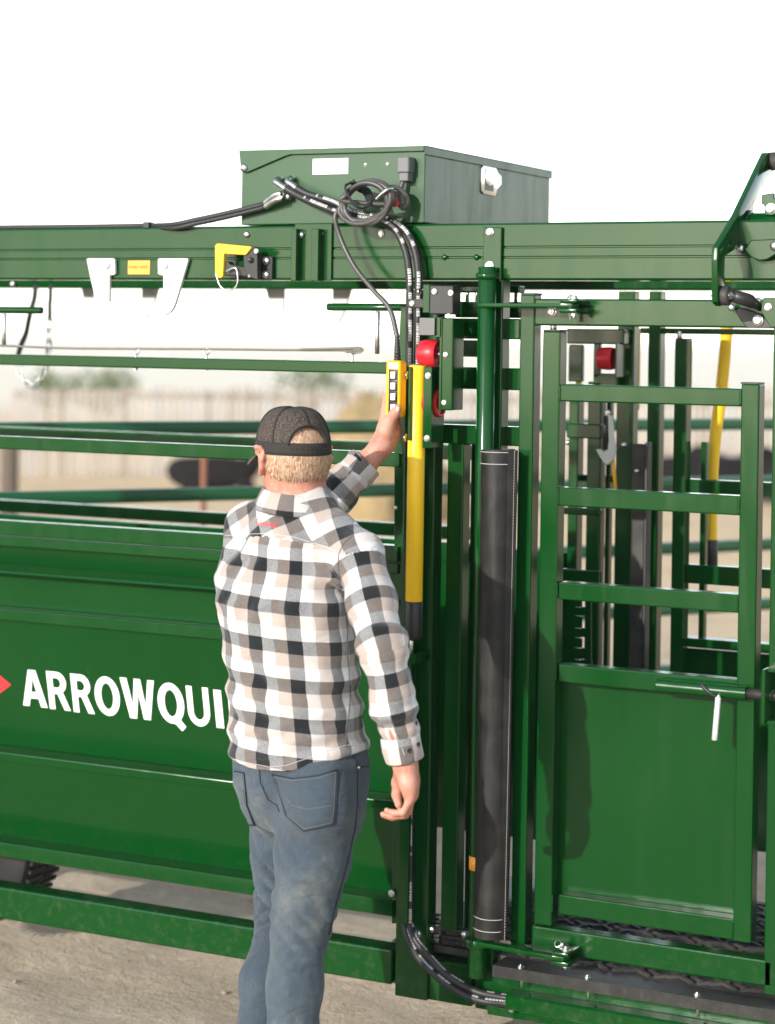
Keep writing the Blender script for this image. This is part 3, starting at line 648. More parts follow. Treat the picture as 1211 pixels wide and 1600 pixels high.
# winch cable, eyes and drop rods over the top rail
for x in (212.5, 322.5, 550.5):
    q = W(x, 551, .02)
    wire('eye_bolt', [q+Vector((.0095*math.cos(t), 0, .0095*math.sin(t)+.004)) for t in [R(-60+k*42) for k in range(8)]], .0026, M['zinc'], SP, 8, 4)
    cyl('eye_shank', (q.x, .02, q.z-.05), (q.x, .02, q.z-.002), .0042, M['zinc'], SP, 10)
    bm = bmesh.new(); lathe(bm, [(.008, -.012), (.008, -.0005)], (q.x, .02, W(x, 572, .02).z), 'Z', 6); put('eye_nut', bm, M['zinc'], SP)
wire('winch_cable', [W(x, y, .0195) for x, y in ((-400, 524), (0, 540), (100, 544), (212, 545), (322, 545.5), (450, 547), (566, 547.5))], .0032, M['wire_rope'], SP, 8, 6)
wire('cable_loop', [W(x, y, .015) for x, y in ((470, 546), (540, 544.5), (560, 543.5), (567, 546.5), (560, 551), (540, 549.5))], .003, M['wire_rope'], SP, 8, 6)
for (xa, xb, y), xr, yb in (((-500, 66, 485), 7, 541), ((512, 640, 480.5), 590.5, 553)):
    a = W(xa, y, .05); b_ = W(xb, y, .05); cyl('guide_tube', (a.x, .05, b_.z), (b_.x, .05, b_.z), .0105, GR, SP, 18)
    q = W(xr, y, .05); cyl('guide_rod', (q.x, .05, W(xr, yb, .05).z), (q.x, .05, q.z-.01), .0065, M['zinc'], SP, 14)

FP = thing('alley_rails', (-1.2, .97, .3), 'green inner rails of the far alley wall showing between the near rails', 'rail panel')
for r0, r1 in ((667, 688), (781, 799.5), (803.5, 830)):
    box('rail', (XL, FY, W(0, r1, FY).z), (W(620, 800, FY).x+.25, FY+.04, W(0, r0, FY).z), GR, FP, .004)
for X in (-3.2,): box('upright', (X, FY+.042, .3), (X+.04, FY+.08, 2.0), GR, FP)
box('far_sheet', (XL, FY+.02, .45), (.1, FY+.025, 1.35), GR, FP, .001)

# ------------------------------------------------------------------ steel box bolted over the beams
bx0, bx1 = W(376, 300, 0).x, W(662.5, 300, 0).x; bz0, bz1 = zt+.003, W(663, 227.5).z
TB = thing('equipment_box', (bx0, .45, bz0), 'green steel equipment box with overhanging lid on top of the overhead beam', 'steel box')
GB = M['green_box']
box('box_body', (bx0, .004, bz0), (bx1, .88, bz1-.004), GB, TB, .003)
LD = box('lid', (bx0-.006, -.004, bz1-.0035), (bx1+.006, .886, bz1), GB, TB, .002)
lz = W(663, 241.5).z
BP = lambda x, y: (360+x/2.329, 200+y/2.329)
plate('lid_lip', [BP(*p) for p in ((31,82),(704,64),(704,83),(560,87),(215,96),(195,103),(62,160),(50,163),(38,155))], -.006, .004, GB, TB, .0008)
box('lid_side_lip', (bx1+.001, -.004, lz), (bx1+.005, .886, bz1-.0005), GB, TB, .001)
bolt(*BP(50, 145), -.0062, .0125, TB, 'dome')
for x, y in ((492, 133), (572, 131)): bolt(*BP(x, y), .0035, .005, TB, 'dome')
a = W(488.4, 273, .003); c = W(544.3, 246.8, .003)
box('nameplate', (a.x, .0025, a.z), (c.x, .0038, c.z), M['label_white'], TB, .0005)
text('nameplate_text', '1222', (a.x+.010, .0024, c.z-.0145), .026, .0075, M['print_grey'], TB, 0, .0004)
a = W(620.5, 276, -.035); c = W(639.5, 244.5, -.035)
jb = box('junction_box', (a.x, -.038, W(630, 270, -.035).z), (c.x, .0035, c.z), M['grey_plastic'], TB, .004)
box('junction_foot', (a.x+.004, -.033, W(630, 283, -.035).z), (c.x-.004, .0035, W(630, 268, -.035).z), M['grey_plastic'], TB, .003)
# paddle latch on the box side
bm = bmesh.new(); LP = lambda x, y: WX(*BP(x, y), bx1+.004)
prism(bm, [LP(*p) for p in ((922,136),(968,146),(975,165),(987,175),(987,205),(972,222),(965,248),(922,240),(915,230),(915,145))], (-.006, 0, 0), .001); put('latch_plate', bm, M['chrome'], TB, True, auto=35)
bm = bmesh.new(); prism(bm, [WX(*BP(*p), bx1+.0046) for p in ((928,150),(960,158),(958,232),(926,226))], (-.001, 0, 0)); put('latch_recess', bm, M['grey_plastic'], TB)
bm = bmesh.new(); prism(bm, [WX(*BP(*p), bx1+.0062) for p in ((930,152),(958,160),(957,205),(944,212),(930,200))], (-.0015, 0, 0), .0004); put('latch_paddle', bm, M['chrome'], TB, True, auto=35)
# hydraulic fittings in the box front
FT = lambda x, y: (400+x/7.569, 260+y/7.569)
for (ax_, ay), (b1, b2), (c1, c2) in (((300,160),(235,180),(350,265)), ((440,150),(372,175),(485,262))):
    bm = bmesh.new(); tube(bm, spline([W(*FT(ax_, ay), .004), W(*FT((ax_+b1)/2, ay-8), -.02), W(*FT(b1, b2), -.035), W(*FT((b1+c1)/2, (b2+c2)/2), -.04), W(*FT(c1, c2), -.042)], 4), .0085, 12); put('elbow_fitting', bm, M['zinc'], TB, True, auto=60)
for x, y in ((365, 335), (425, 365)):
    p = W(*FT(x, y), .004); cyl('port_fitting', p, p+Vector((0, -.03, 0)), .0085, M['zinc'], TB, 6)
# ------------------------------------------------------------------ hoses
def hose(P, label, group=None, r=.0102, fit=None):
    bm = bmesh.new(); tube(bm, spline(P, 8), r, 14)
    o = put('hydraulic_hose', bm, M['hose'], None, True, auto=60)
    for seg in (fit or []):
        bm = bmesh.new(); tube(bm, spline(seg, 4), r*1.35, 12); put('hose_fitting', bm, M['zinc'], o, True, auto=50)
    return prop(o, label, 'hose', group)
HG = 'hydraulic hoses fed from the equipment box'
F2 = lambda x, y, Y=-.045: W(*FT(x, y), Y)
up = [(400, 210), (465, 246), (525, 285)]
h1 = [F2(480, 258), F2(600, 322)]+[W(x, y, -.045) for x, y in ((505,311),(525,318),(546,330))]+[W(x, y, -.035) for x, y in ((572,336),(600,341),(620,350),(636,364),(648,390),(653.5,423),(653.5,458),(653,500))]+[W(652, 570, -.03), W(645, 900, -.028), W(641, 1300, -.028), W(640.5, 1430, -.03), W(641.5, 1447, -.034)]+[W(x, y, -.045) for x, y in ((649,1468.5),(668,1492),(693,1519),(721,1538),(751,1551.5))]+[W(790, 1559, -.03), W(815, 1563, -.03)]
h2 = [F2(350, 262), F2(470, 330)]+[W(x, y, -.05) for x, y in ((490,317),(515,327),(540,337))]+[W(x, y, -.04) for x, y in ((570,342),(592,346),(608,352),(622,365),(634,393),(639,423),(640.5,458),(640.5,500))]+[W(639.5, 570, -.04), W(636, 800, -.036), W(633, 1000, -.03), W(630, 1300, -.03), W(631, 1430, -.03), W(633, 1447, -.034)]+[W(x, y, -.05) for x, y in ((640,1470),(654,1496),(675,1518.5),(700,1539),(732,1557),(760,1565))]+[W(790, 1568, -.035), W(815, 1572, -.035)]
hose(h1, 'black hydraulic hose, upper of the two curving in at the chute base', HG)
hose(h2, 'black hydraulic hose beside the yellow lever, lower of the two curving at the base', HG)
def lh(dx, dy, lab):
    P = [F2(310+dx, 325+dy, -.035), F2(240+dx, 340+dy, -.035)]+[W(x+dx*.06, y+dy*.1, -.02) for x, y in ((415,317.5),(385,326),(345,335.5),(307,343.5),(271,351))]+[W(x, y+dy*.02, .02+dx*.0004) for x, y in ((233,352.6),(153,354),(0,355.5),(-300,358))]
    o = hose(P, lab, HG, .0072)
    bm = bmesh.new(); tube(bm, spline([P[0], P[1], P[1].lerp(P[2], .95)], 4), .0088, 12); put('hose_fitting', bm, M['zinc'], o, True, auto=50)
    return o
lh(-10, 0, 'thin black hose along the beam top, its end fitting nearer the elbows')
o = lh(0, 55, 'thin black hose along the beam top, its end fitting lower on the box')
p = W(233, 352.5, .012); cl = box('hose_clip', p-Vector((.012, .014, .008)), p+Vector((.008, .014, .010)), M['black_plastic'], o, .002)
HC = plate('hose_clamp', [(636,467),(662,467),(662,481),(636,481)], -.056, .012, M['black_steel'], None, .002); prop(HC, 'black clamp plate holding two hoses to the post below the beam', 'hose clamp')
bolt(644, 474, -.057, .008, HC)

# ------------------------------------------------------------------ hand control hanging on its cable
PD = thing('pendant_control', W(618, 653, -.11), 'yellow push-button hand control with grey buttons hanging from its coiled cable', 'remote control')
a = W(601, 652, -.125); c = W(625.5, 563.5, -.125)
bm = bmesh.new(); abox(bm, (a.x, -.125, a.z), (c.x, -.082, c.z), .009, 4); put('pendant_case', bm, M['pend_yellow'], PD, True, auto=50)
bm = bmesh.new(); abox(bm, (W(606.8, 600, -.127).x, -.1265, W(612, 647, -.127).z), (W(620.8, 600, -.127).x, -.1235, W(612, 577, -.127).z), .0012); put('button_gasket', bm, M['black_plastic'], PD, True, auto=50)
for y in (586.2, 603.3, 620, 637): 
    q = W(614, y, -.13); bm = bmesh.new(); abox(bm, (q.x-.0098, -.1285, q.z-.0122), (q.x+.0098, -.124, q.z+.0122), .004, 3); bz = put('button_bezel', bm, M['black_plastic'], PD, True, auto=50)
    bm = bmesh.new(); abox(bm, (q.x-.0072, -.1325, q.z-.0092), (q.x+.0068, -.128, q.z+.0092), .0035, 3); put('button', bm, M['btn_white'], bz, True, auto=50)
q0 = W(607, 575.5, -.126); q1 = W(622, 567, -.126); box('pendant_label', (q0.x, -.126, q0.z), (q1.x, -.1248, q1.z), M['label_white'], PD, .0004)
bm = bmesh.new(); g0 = W(621, 563.5, -.105); g1 = W(620.5, 524, -.105); tube(bm, [g0.lerp(g1, t/24) for t in range(25)], .009, 14, rad=[(.0098-.004*t/24)*(1.0 if t % 3 else .8) for t in range(25)]); put('strain_relief', bm, M['black_plastic'], PD, True, auto=60)
CZ = lambda x, y: (480+x/6.055, 230+y/6.055)
cab = [W(620.5, 526, -.105)]+[W(x, y, Y) for x, y, Y in ((609,483,-.10),(583,453,-.095),(553,415,-.085),(532,372,-.08),(523.5,340,-.085))]
ctr = (572, 316)
def coilp(t, i):
    a = t; rx = 42-2.6*(i % 3)+1.6*math.sin(i*2.1); ry = 33-1.8*((i+1) % 3)
    x = math.cos(a)*rx; y = math.sin(a)*ry; c, s = math.cos(-.42), math.sin(-.42)
    return W(ctr[0]+1.5*math.sin(i*1.7)+c*x-s*y, ctr[1]+2*math.cos(i*2.3)+s*x+c*y, -.075-.006*i+.010*math.sin(a*1+i))
n = 22
for i in range(6):
    for k in range(n):
        t = math.pi+(.25)-2*math.pi*k/n; cab.append(coilp(t, i+k/n))
cab += [W(612, 318, -.07), W(*CZ(780, 390), -.07), W(*CZ(850, 385), -.06), W(*CZ(920, 440), -.05), W(*CZ(945, 520), -.045), W(*CZ(915, 580), -.045), W(*CZ(875, 540), -.04), W(*CZ(865, 460), -.03), W(*CZ(885, 390), -.025), W(*CZ(908, 320), -.02), W(*CZ(910, 300), -.02)]
wire('control_cable', cab, .0068, M['cable'], PD, 10, 5)
# hook-and-loop wrap round the coil
sx = [W(*CZ(x, y), Y) for x, y, Y in ((430,330,-.125),(360,370,-.13),(400,480,-.135),(470,560,-.135),(540,575,-.12),(590,500,-.08),(560,420,-.06),(480,380,-.06))]
bm = bmesh.new(); Ps = spline(sx+[sx[0]], 6)[:-1]; wv_ = W(*CZ(455, 440), -.1)
tube(bm, Ps, .012, 8, True, flat=.25)
put('cable_wrap', bm, M['webbing'], PD, True)
wire('cable_tie', [W(*CZ(x, y), Y) for x, y, Y in ((655,490,-.128),(700,445,-.13),(760,400,-.128),(810,392,-.11))], .0042, M['zinc'], PD, 8, 4)
cyl('red_plug', W(*CZ(800, 430), -.06), W(*CZ(850, 560), -.05), .009, M['red_plastic'], PD, 12)

# ------------------------------------------------------------------ yellow lever in its bracket
YL = thing('release_lever', W(650, 1000, -.075), 'straight yellow lever tube with black rubber grip held upright beside the main post', 'lever')
t0 = W(652.5, 571, -.078); t1 = W(649, 940, -.078); t2 = W(648.5, 1000, -.078)
cyl('lever_tube', (t0.x, -.078, t1.z), (t0.x, -.078, t0.z), .0232, M['yellow'], YL, 40)
cyl('tube_cap', (t0.x, -.078, t0.z-.001), (t0.x, -.078, t0.z+.004), .0205, M['grey_plastic'], YL, 32)
bm = bmesh.new(); tube(bm, [(t0.x, -.078, t2.z), (t0.x, -.078, t2.z+.004), (t0.x, -.078, t2.z+.012), (t0.x, -.078, t1.z-.002), (t0.x, -.078, t1.z)], .0242, 40, rad=[.017, .0215, .0242, .0242, .0232]); put('lever_grip', bm, M['black_plastic'], YL, True, auto=40)
cyl('lever_rod', (t0.x-.008, -.072, W(645, 1024, -.07).z), (t0.x-.008, -.072, t2.z+.01), .0055, M['zinc'], YL, 14)
for n_, xa, xb, Yb, dp in (('lever_bracket', 661, 674, -.112, .01), ('lever_bracket', 637.2, 641.6, -.112, .09)):
    vb(n_, xa, xb, 630, 573, 700 if xb > 650 else 688, Yb, dp, GR, YL, .002)
vb('bracket_web', 671.5, 674, 630, 573, 700, -.101, .08, GR, YL, .001)
for x, y in ((669, 587), (667, 685)): bolt(x, y, -.1125, .009, YL)
for x, y in ((637, 586.5), (634.5, 684)): bolt_at(W(x, y, -.09), .0105, YL, 'hex', (0, 0, R(-90)))
vb('lever_stop', 638, 649.5, 1030, 1021, 1037, -.09, .088, GR, YL, .002)

# ------------------------------------------------------------------ black vinyl post cover
rows_ = 60; bm = bmesh.new(); uvl = bm.loops.layers.uv.verify()
ct = W(779, 702, -.04); cb = W(764, 1462, -.04)
PCV = thing('post_cover', (ct.x, -.04, cb.z), 'long black vinyl sleeve with white stitching wrapped round the hinge post', 'post cover')
grid = []; NA = 40
from mathutils import noise as mnoise
def sleeve_r(a, t, z):
    r = .0455+(.0)*(1-t)
    r += .0035*mnoise.noise(Vector((math.cos(a)*1.2, math.sin(a)*1.2, z*2.2)))+.0012*mnoise.noise(Vector((math.cos(a)*3, math.sin(a)*3, z*9)))
    d = (z-W(760, 1145, -.06).z)/.022; da = (a-R(235))/.5
    r -= .010*math.exp(-d*d-da*da)                       # pinch where the vinyl has buckled
    d2 = (z-W(765, 800, -.06).z-.05*(a-R(255)))/.014; da2 = (a-R(255))/.45
    r += .003*math.exp(-d2*d2-da2*da2)
    return r
for i in range(rows_+1):
    t = i/rows_; z = cb.z+(ct.z-cb.z)*t; ring = []
    for k in range(NA):
        a = 2*math.pi*k/NA; r = sleeve_r(a, t, z); ring.append(bm.verts.new((ct.x+math.cos(a)*r, -.04+math.sin(a)*r*.95, z)))
    grid.append(ring)
for i in range(rows_):
    for k in range(NA): bm.faces.new((grid[i][k], grid[i][(k+1) % NA], grid[i+1][(k+1) % NA], grid[i+1][k]))
for ring, s in ((grid[0], 1), (grid[-1], -1)):
    inn = [bm.verts.new(v.co*1) for v in ring]
    for v in inn: v.co.x = ct.x+(v.co.x-ct.x)*.8; v.co.y = -.04+(v.co.y+.04)*.8; v.co.z += .03*s
    for k in range(NA): bm.faces.new((ring[k], ring[(k+1) % NA], inn[(k+1) % NA], inn[k]))
bmesh.ops.recalc_face_normals(bm, faces=bm.faces)
put('cover_body', bm, M['vinyl'], PCV, True, auto=50)
fa = R(-38); flap = []
bm = bmesh.new()
for i in range(41):
    t = i/40; z = cb.z+(ct.z-cb.z)*t; w = .003+.010*t
    p = Vector((ct.x+.037, -.04-.026, z)); q = Vector((ct.x+.047+w*.9, -.04-.012+.002*math.sin(9*t), z)); flap.append((bm.verts.new(p), bm.verts.new(q), bm.verts.new(q+Vector((0, .004, 0))), bm.verts.new(p+Vector((0, .006, 0)))))
for A, B in zip(flap, flap[1:]):
    for k in range(4): bm.faces.new((A[k], A[(k+1) % 4], B[(k+1) % 4], B[k]))
bm.faces.new(flap[0][::-1]); bm.faces.new(flap[-1]); bmesh.ops.recalc_face_normals(bm, faces=bm.faces); put('cover_flap', bm, M['vinyl'], PCV, True, auto=40)
bm = bmesh.new()
def stitch_box(p, d, l, w=.0011):
    d = d.normalized(); tube(bm, [p-d*l/2, p+d*l/2], w, 5)
for i in range(170):
    t = (i+.5)/170; z = cb.z+(ct.z-cb.z)*t; w = .003+.010*t
    stitch_box(Vector((ct.x+.044+w*.72, -.04-.0165, z)), Vector((0, 0, 1)), .0042, .0008)
for y in (707, 725.5, 1439, 1458):
    z = W(775, y, -.08).z
    for k in range(46):
        a = R(175+k*4.2); r = sleeve_r(a, 0, z)+.0006
        stitch_box(Vector((ct.x+math.cos(a)*r, -.04+math.sin(a)*r*.95, z)), Vector((-math.sin(a), math.cos(a), 0)), .0030)
prop(put('stitching', bm, M['thread'], PCV), kind='stuff')

# ------------------------------------------------------------------ straps and chain from the far beam
Ys = .9
def strap(pts, wd, lab):
    bm = bmesh.new(); P = spline(pts, 5)
    tube(bm, P, wd, 10, flat=.22); return prop(put('strap', bm, M['webbing'], None, True, auto=50), lab, 'strap', 'black straps hanging from the far beam')
strap([W(x, y, Ys) for x, y in ((56,445),(54,465),(50,480),(45,500),(41,520),(34,537),(29,553),(27,566))], .0105, 'longer slanting black strap hanging behind the guide tube at far left')
strap([W(x, y, Ys) for x, y in ((79,445),(79,462),(78,475),(78,490),(77.5,501))], .0085, 'short black strap with a chain linked to its lower end')
CN = thing('chain', W(55, 600, Ys), 'galvanised chain looping from the short strap down below the top rail', 'chain')
path = spline([W(x, y, Ys) for x, y in ((77.5,500),(77,520),(76,545),(72,570),(67,586),(60,598),(53,604),(44,600),(36,592),(31,582),(30,573))], 12)
acc = [0]
for a_, b_ in zip(path, path[1:]): acc.append(acc[-1]+(b_-a_).length)
step = .036; s_ = step/2; k = 0; lm = None
while s_ < acc[-1]:
    i = max(j for j in range(len(acc)) if acc[j] <= s_); i = min(i, len(path)-2)
    p = path[i].lerp(path[i+1], (s_-acc[i])/max(1e-6, acc[i+1]-acc[i])); t = (path[i+1]-path[i]).normalized()
    if lm is None:
        bm = bmesh.new(); w_, l_ = .0100, .0135
        tube(bm, [Vector((w_*math.cos(q), 0, (l_ if math.sin(q) >= 0 else -l_)*1.0+w_*math.sin(q))) for q in [j*2*math.pi/20 for j in range(20)]], .0032, 8, True)
        lm = bpy.data.meshes.new('chain_link'); bm.to_mesh(lm); bm.free(); lm.polygons.foreach_set('use_smooth', [True]*len(lm.polygons))
    o = putme('chain_link', lm, M['zinc'], CN, p); o.rotation_euler = (t.to_track_quat('Z', 'Y').to_matrix() @ Matrix.Rotation(R(90*(k % 2)+20), 3, 'Z')).to_euler()
    s_ += step; k += 1

# ------------------------------------------------------------------ bent yellow lever on the far side
FL = thing('tail_lever', W(1111, 884, 1.1), 'bent yellow lever with black grip on the far side, seen through the gate', 'lever')
P = [W(x, y, 1.1) for x, y in ((1140,440),(1135,524),(1127,610),(1118,680),(1113,740),(1111.5,800),(1111,850))]
bm = bmesh.new(); tube(bm, spline(P, 6), .0185, 24); put('lever_tube', bm, M['yellow'], FL, True, auto=50)
bm = bmesh.new(); tube(bm, [W(1111, 843, 1.1), W(1111, 846, 1.1), W(1110.5, 882, 1.1), W(1110.5, 885, 1.1)], .0215, 24, rad=[.02, .0215, .0215, .018]); put('lever_grip', bm, M['black_plastic'], FL, True, auto=50)

# ------------------------------------------------------------------ transport wheel behind the bottom rail
wc = W(-30, 1310, .35); WT = thing('transport_wheel', (wc.x, .35, wc.z-.26), 'black rubber tyre of the raised transport wheel, low at the far left', 'wheel')
bm = bmesh.new(); lathe(bm, [(.15, -.085), (.22, -.10), (.245, -.09), (.258, -.065), (.26, -.03), (.26, .03), (.258, .065), (.245, .09), (.22, .10), (.15, .085)], wc, 'Y', 56)
put('tyre', bm, M['tyre'], WT, True, auto=40)
bm = bmesh.new()
for k in range(56):
    a = 2*math.pi*k/56
    for s in (-1, 1):
        c = wc+Vector((math.cos(a)*.261, s*.045, math.sin(a)*.261)); t = Vector((-math.sin(a), 0, math.cos(a)))*.009; y = Vector((0, .035, 0)); n_ = Vector((math.cos(a), 0, math.sin(a)))*.005
        q = [c-t-y, c+t*.2-y, c+t+y, c-t*.2+y]; lo_ = [bm.verts.new(p-n_) for p in q]; hi_ = [bm.verts.new(p+n_) for p in q]; bm.faces.new(hi_)
        for j in range(4): bm.faces.new((lo_[j], lo_[(j+1) % 4], hi_[(j+1) % 4], hi_[j]))
prop(put('tread_blocks', bm, M['tyre'], WT), kind='stuff')
bm = bmesh.new(); lathe(bm, [(1e-7, -.03), (.05, -.035), (.06, -.02), (.13, -.02), (.155, -.075), (.155, .075), (1e-7, .06)], wc, 'Y', 40); put('rim', bm, M['grey_plastic'], WT, True, auto=35)

# ------------------------------------------------------------------ loose stones
bm = bmesh.new()
for i in range(500):
    x = random.uniform(-3.2, 1.6); y = random.uniform(-1.3, 5.5); s = random.choice((.003, .003, .004, .004, .005, .007))*random.uniform(.6, 1.4)
    r = bmesh.ops.create_icosphere(bm, subdivisions=1, radius=s)
    for v in r['verts']: v.co = Vector((v.co.x*random.uniform(.8, 1.3), v.co.y*random.uniform(.8, 1.2), v.co.z*.7))+Vector((x, y, gh(x, y)+s*.3))
prop(put('pebbles', bm, M['stone'], None, True), 'small loose stones scattered over the dirt', kind='stuff')

# ------------------------------------------------------------------ corral and yard beyond
A = D(-500, 660, 7.4); B = D(1330, 660, 9.9); A.z = B.z = 0; dr = (B-A); Lc = dr.length; dr.normalize(); nr = Vector((-dr.y, dr.x, 0)); yaw = math.atan2(dr.y, dr.x)
CP_ = thing('corral_panel', A, 'dark green tube corral panel running behind the chute', 'corral panel')
for i, z in enumerate((1.645, 1.385, 1.10, .83, .56, .3)):
    bm = bmesh.new(); abox(bm, (0, -.025, z-.026), (Lc, .025, z+.026), .012, 2); o = put('rail', bm, M['corral_green'], CP_, True, origin=(0, 0, 0), auto=50); WO[o.name] = A; o.location = (0, 0, 0); o.rotation_euler = (0, 0, yaw)
for k, s in enumerate((0, .985)):
    bm = bmesh.new(); abox(bm, (Lc*s, -.03, .1), (Lc*s+.05, .03, 1.7), .01, 2); o = put('upright', bm, M['corral_green'], CP_, True, origin=(0, 0, 0), auto=50); WO[o.name] = A; o.location = (0, 0, 0); o.rotation_euler = (0, 0, yaw)
q = D(318.5, 740, 12.5); prop(cyl('fence_post', (q.x, q.y, -.3), (q.x, q.y, 1.36), .019, M['rust'], None), 'thin rusty steel post standing behind the alley rails', 'post')
q = D(15, 730, 21); prop(cyl('fence_post', (q.x, q.y, -.3), (q.x, q.y, 1.0), .09, M['bark'], None), 'stout dark wooden post at the far left before the board fence', 'post')
# board windbreak
A = D(20, 640, 30); B = D(1420, 640, 31.5); A.z = B.z = 0; dr = B-A; Lw = dr.length; dr.normalize(); yaw = math.atan2(dr.y, dr.x)
WBF = thing('board_fence', A, 'long weathered windbreak fence of upright boards across the yard', 'fence')
bm = bmesh.new(); abox(bm, (-.033, -.012, 0), (.033, .012, 1.0), .0, 1); bd = bpy.data.meshes.new('board'); bm.to_mesh(bd); bm.free()
nb = int(Lw/.098); nrm = Vector((-dr.y, dr.x, 0))
for i in range(nb):
    o = putme('board', bd, M['weathered_wood'], WBF, A+dr*(i*.098+random.uniform(-.006, .006))+Vector((0, 0, -.1))); h = 1.34+.15*i/nb+random.uniform(-.03, .03); o.scale = (random.uniform(.8, 1.1), 1, h); o.rotation_euler = (0, random.uniform(-.006, .006), yaw)
for z in (.35, 1.1):
    bm = bmesh.new(); abox(bm, (0, .014, z), (Lw, .06, z+.1), 0); o = put('fence_rail', bm, M['weathered_wood'], WBF, origin=(0, 0, 0)); o.location = (0, 0, 0); o.rotation_euler = (0, 0, yaw)
# cattle
def cow(P, yaw, s, lab):
    """lying black cow: one skinned body"""
    pts = [(-.95,0,.42,.16),(-.75,0,.46,.30),(-.3,0,.44,.36),(.2,0,.46,.36),(.6,0,.52,.28),(.85,0,.72,.17),(1.05,0,.85,.13),(1.3,0,.74,.075)]
    legs = [((.55,.22,.3,.13),(.8,.33,.12,.08),(.5,.36,.07,.06)), ((.55,-.22,.3,.13),(.85,-.3,.12,.08),(.55,-.34,.07,.06)), ((-.6,.25,.3,.17),(-.25,.42,.14,.09),(-.6,.45,.07,.06)), ((-.6,-.25,.3,.17),(-.25,-.42,.14,.09),(-.6,-.45,.07,.06))]
    bm = bmesh.new()
    def add(P3):
        Q = spline([p[:3] for p in P3], 4); rr = spline([(p[3], 0, 0) for p in P3], 4); tube(bm, Q, 1, 14, rad=[q.x for q in rr])
    add(pts)
    for l in legs: add(l)
    for s_ in (-1, 1): add(((1.02, s_*.1, .93, .05), (.98, s_*.2, .95, .05), (.95, s_*.27, .93, .015)))
    add(((-.95,0,.5,.05),(-1.05,.05,.3,.025),(-1.0,.12,.08,.035)))
    bmesh.ops.scale(bm, vec=(s, s, s), verts=bm.verts); bmesh.ops.rotate(bm, cent=(0, 0, 0), matrix=Matrix.Rotation(yaw, 3, 'Z'), verts=bm.verts); bmesh.ops.translate(bm, vec=P, verts=bm.verts)
    o = put('cow', bm, M['hide'], None, True, origin=P); mo = o.modifiers.new('Remesh', 'REMESH'); mo.mode = 'VOXEL'; mo.voxel_size = .05; mo.use_smooth_shade = True
    return prop(o, lab, 'cow', 'black cattle resting in the yard')
for px, py, t, yw, s, lab in ((335, 760, 27, R(25), .62, 'black cow lying in the yard behind the thin rusty post'), (575, 752, 28, R(200), .72, 'black cow lying in the yard between the man and the main post'), (1100, 745, 27, R(30), .75, 'black cow resting in the yard behind the bent yellow lever'), (1190, 742, 27, R(190), .75, 'black cow resting in the yard at the far right')):
    q = D(px, py, t); cow(Vector((q.x, q.y, 0)), yw, s, lab)
# straw heap
q = D(590, 680, 24); bm = bmesh.new()
r = bmesh.ops.create_icosphere(bm, subdivisions=5, radius=1)
for v in r['verts']:
    c = v.co.copy(); k = 1+.25*mnoise.noise(c*1.7)+.1*mnoise.noise(c*5); z = max(0, c.z); v.co = Vector((c.x*.9*k, c.y*1.0*k, (z**1.3)*1.38*k-.05))+Vector((q.x, q.y, 0))
prop(put('straw_heap', bm, M['straw'], None, True), 'rounded tan straw heap in the yard behind the hand control', 'straw heap')
# trees and brush beyond the fence
def tree(P, h, w, n, lab):
    T = thing('bush', P, lab, 'bush', 'hazy bushes beyond the board fence'); bm = bmesh.new()
    tube(bm, spline([P, P+Vector((.1, 0, h*.3)), P+Vector((-.05, 0, h*.75))], 5), .03, 8, rad=None); put('stem', bm, M['bark'], T, True)
    bm = bmesh.new(); cl = [(Vector((random.gauss(0, .3)*w, random.gauss(0, .3)*w, h*random.uniform(.38, .92))), random.uniform(.16, .3)*w) for _ in range(14)]
    for i in range(n):
        c, r_ = random.choice(cl); d = Vector((random.gauss(0, 1), random.gauss(0, 1), random.gauss(0, 1))).normalized()*r_*random.uniform(.5, 1.05)
        p = P+c+d; s = h*random.uniform(.025, .05); u = Vector((random.gauss(0, 1), random.gauss(0, 1), random.gauss(0, 1))).normalized(); w2 = u.orthogonal().normalized()
        bm.faces.new([bm.verts.new(p+u*s), bm.verts.new(p+w2*s*.6), bm.verts.new(p-u*s), bm.verts.new(p-w2*s*.6)])
    put('foliage', bm, M['leaf'], T)
for px, t, h, w, lab in ((125, 46, 1.25, 1.5, 'low pale green bush behind the left end of the board fence'), (165, 52, 1.1, 1.2, 'smaller bush right of the first behind the board fence'), (488, 48, 1.3, 1.5, 'pale bush behind the fence left of the hand control')):
    q = D(px, 600, t); tree(Vector((q.x, q.y, 0)), h, w, 900, lab)
# ------------------------------------------------------------------ hazy air
HZ = True
if HZ:
    bm = bmesh.new(); abox(bm, (-420, -60, -1.0), (420, 420, 14), 0)
    m = bpy.data.materials.new('air'); m.use_nodes = True; nt = m.node_tree; nt.nodes.clear(); out = nt.nodes.new('ShaderNodeOutputMaterial'); pv = nt.nodes.new('ShaderNodeVolumePrincipled')
    pv.inputs['Color'].default_value = (.93, .95, .97, 1); pv.inputs['Density'].default_value = .0006; pv.inputs['Anisotropy'].default_value = 0.0; nt.links.new(pv.outputs[0], out.inputs['Volume'])
    prop(put('haze', bm, m, None), 'thin pale haze hanging in the air over the yard', kind='stuff')
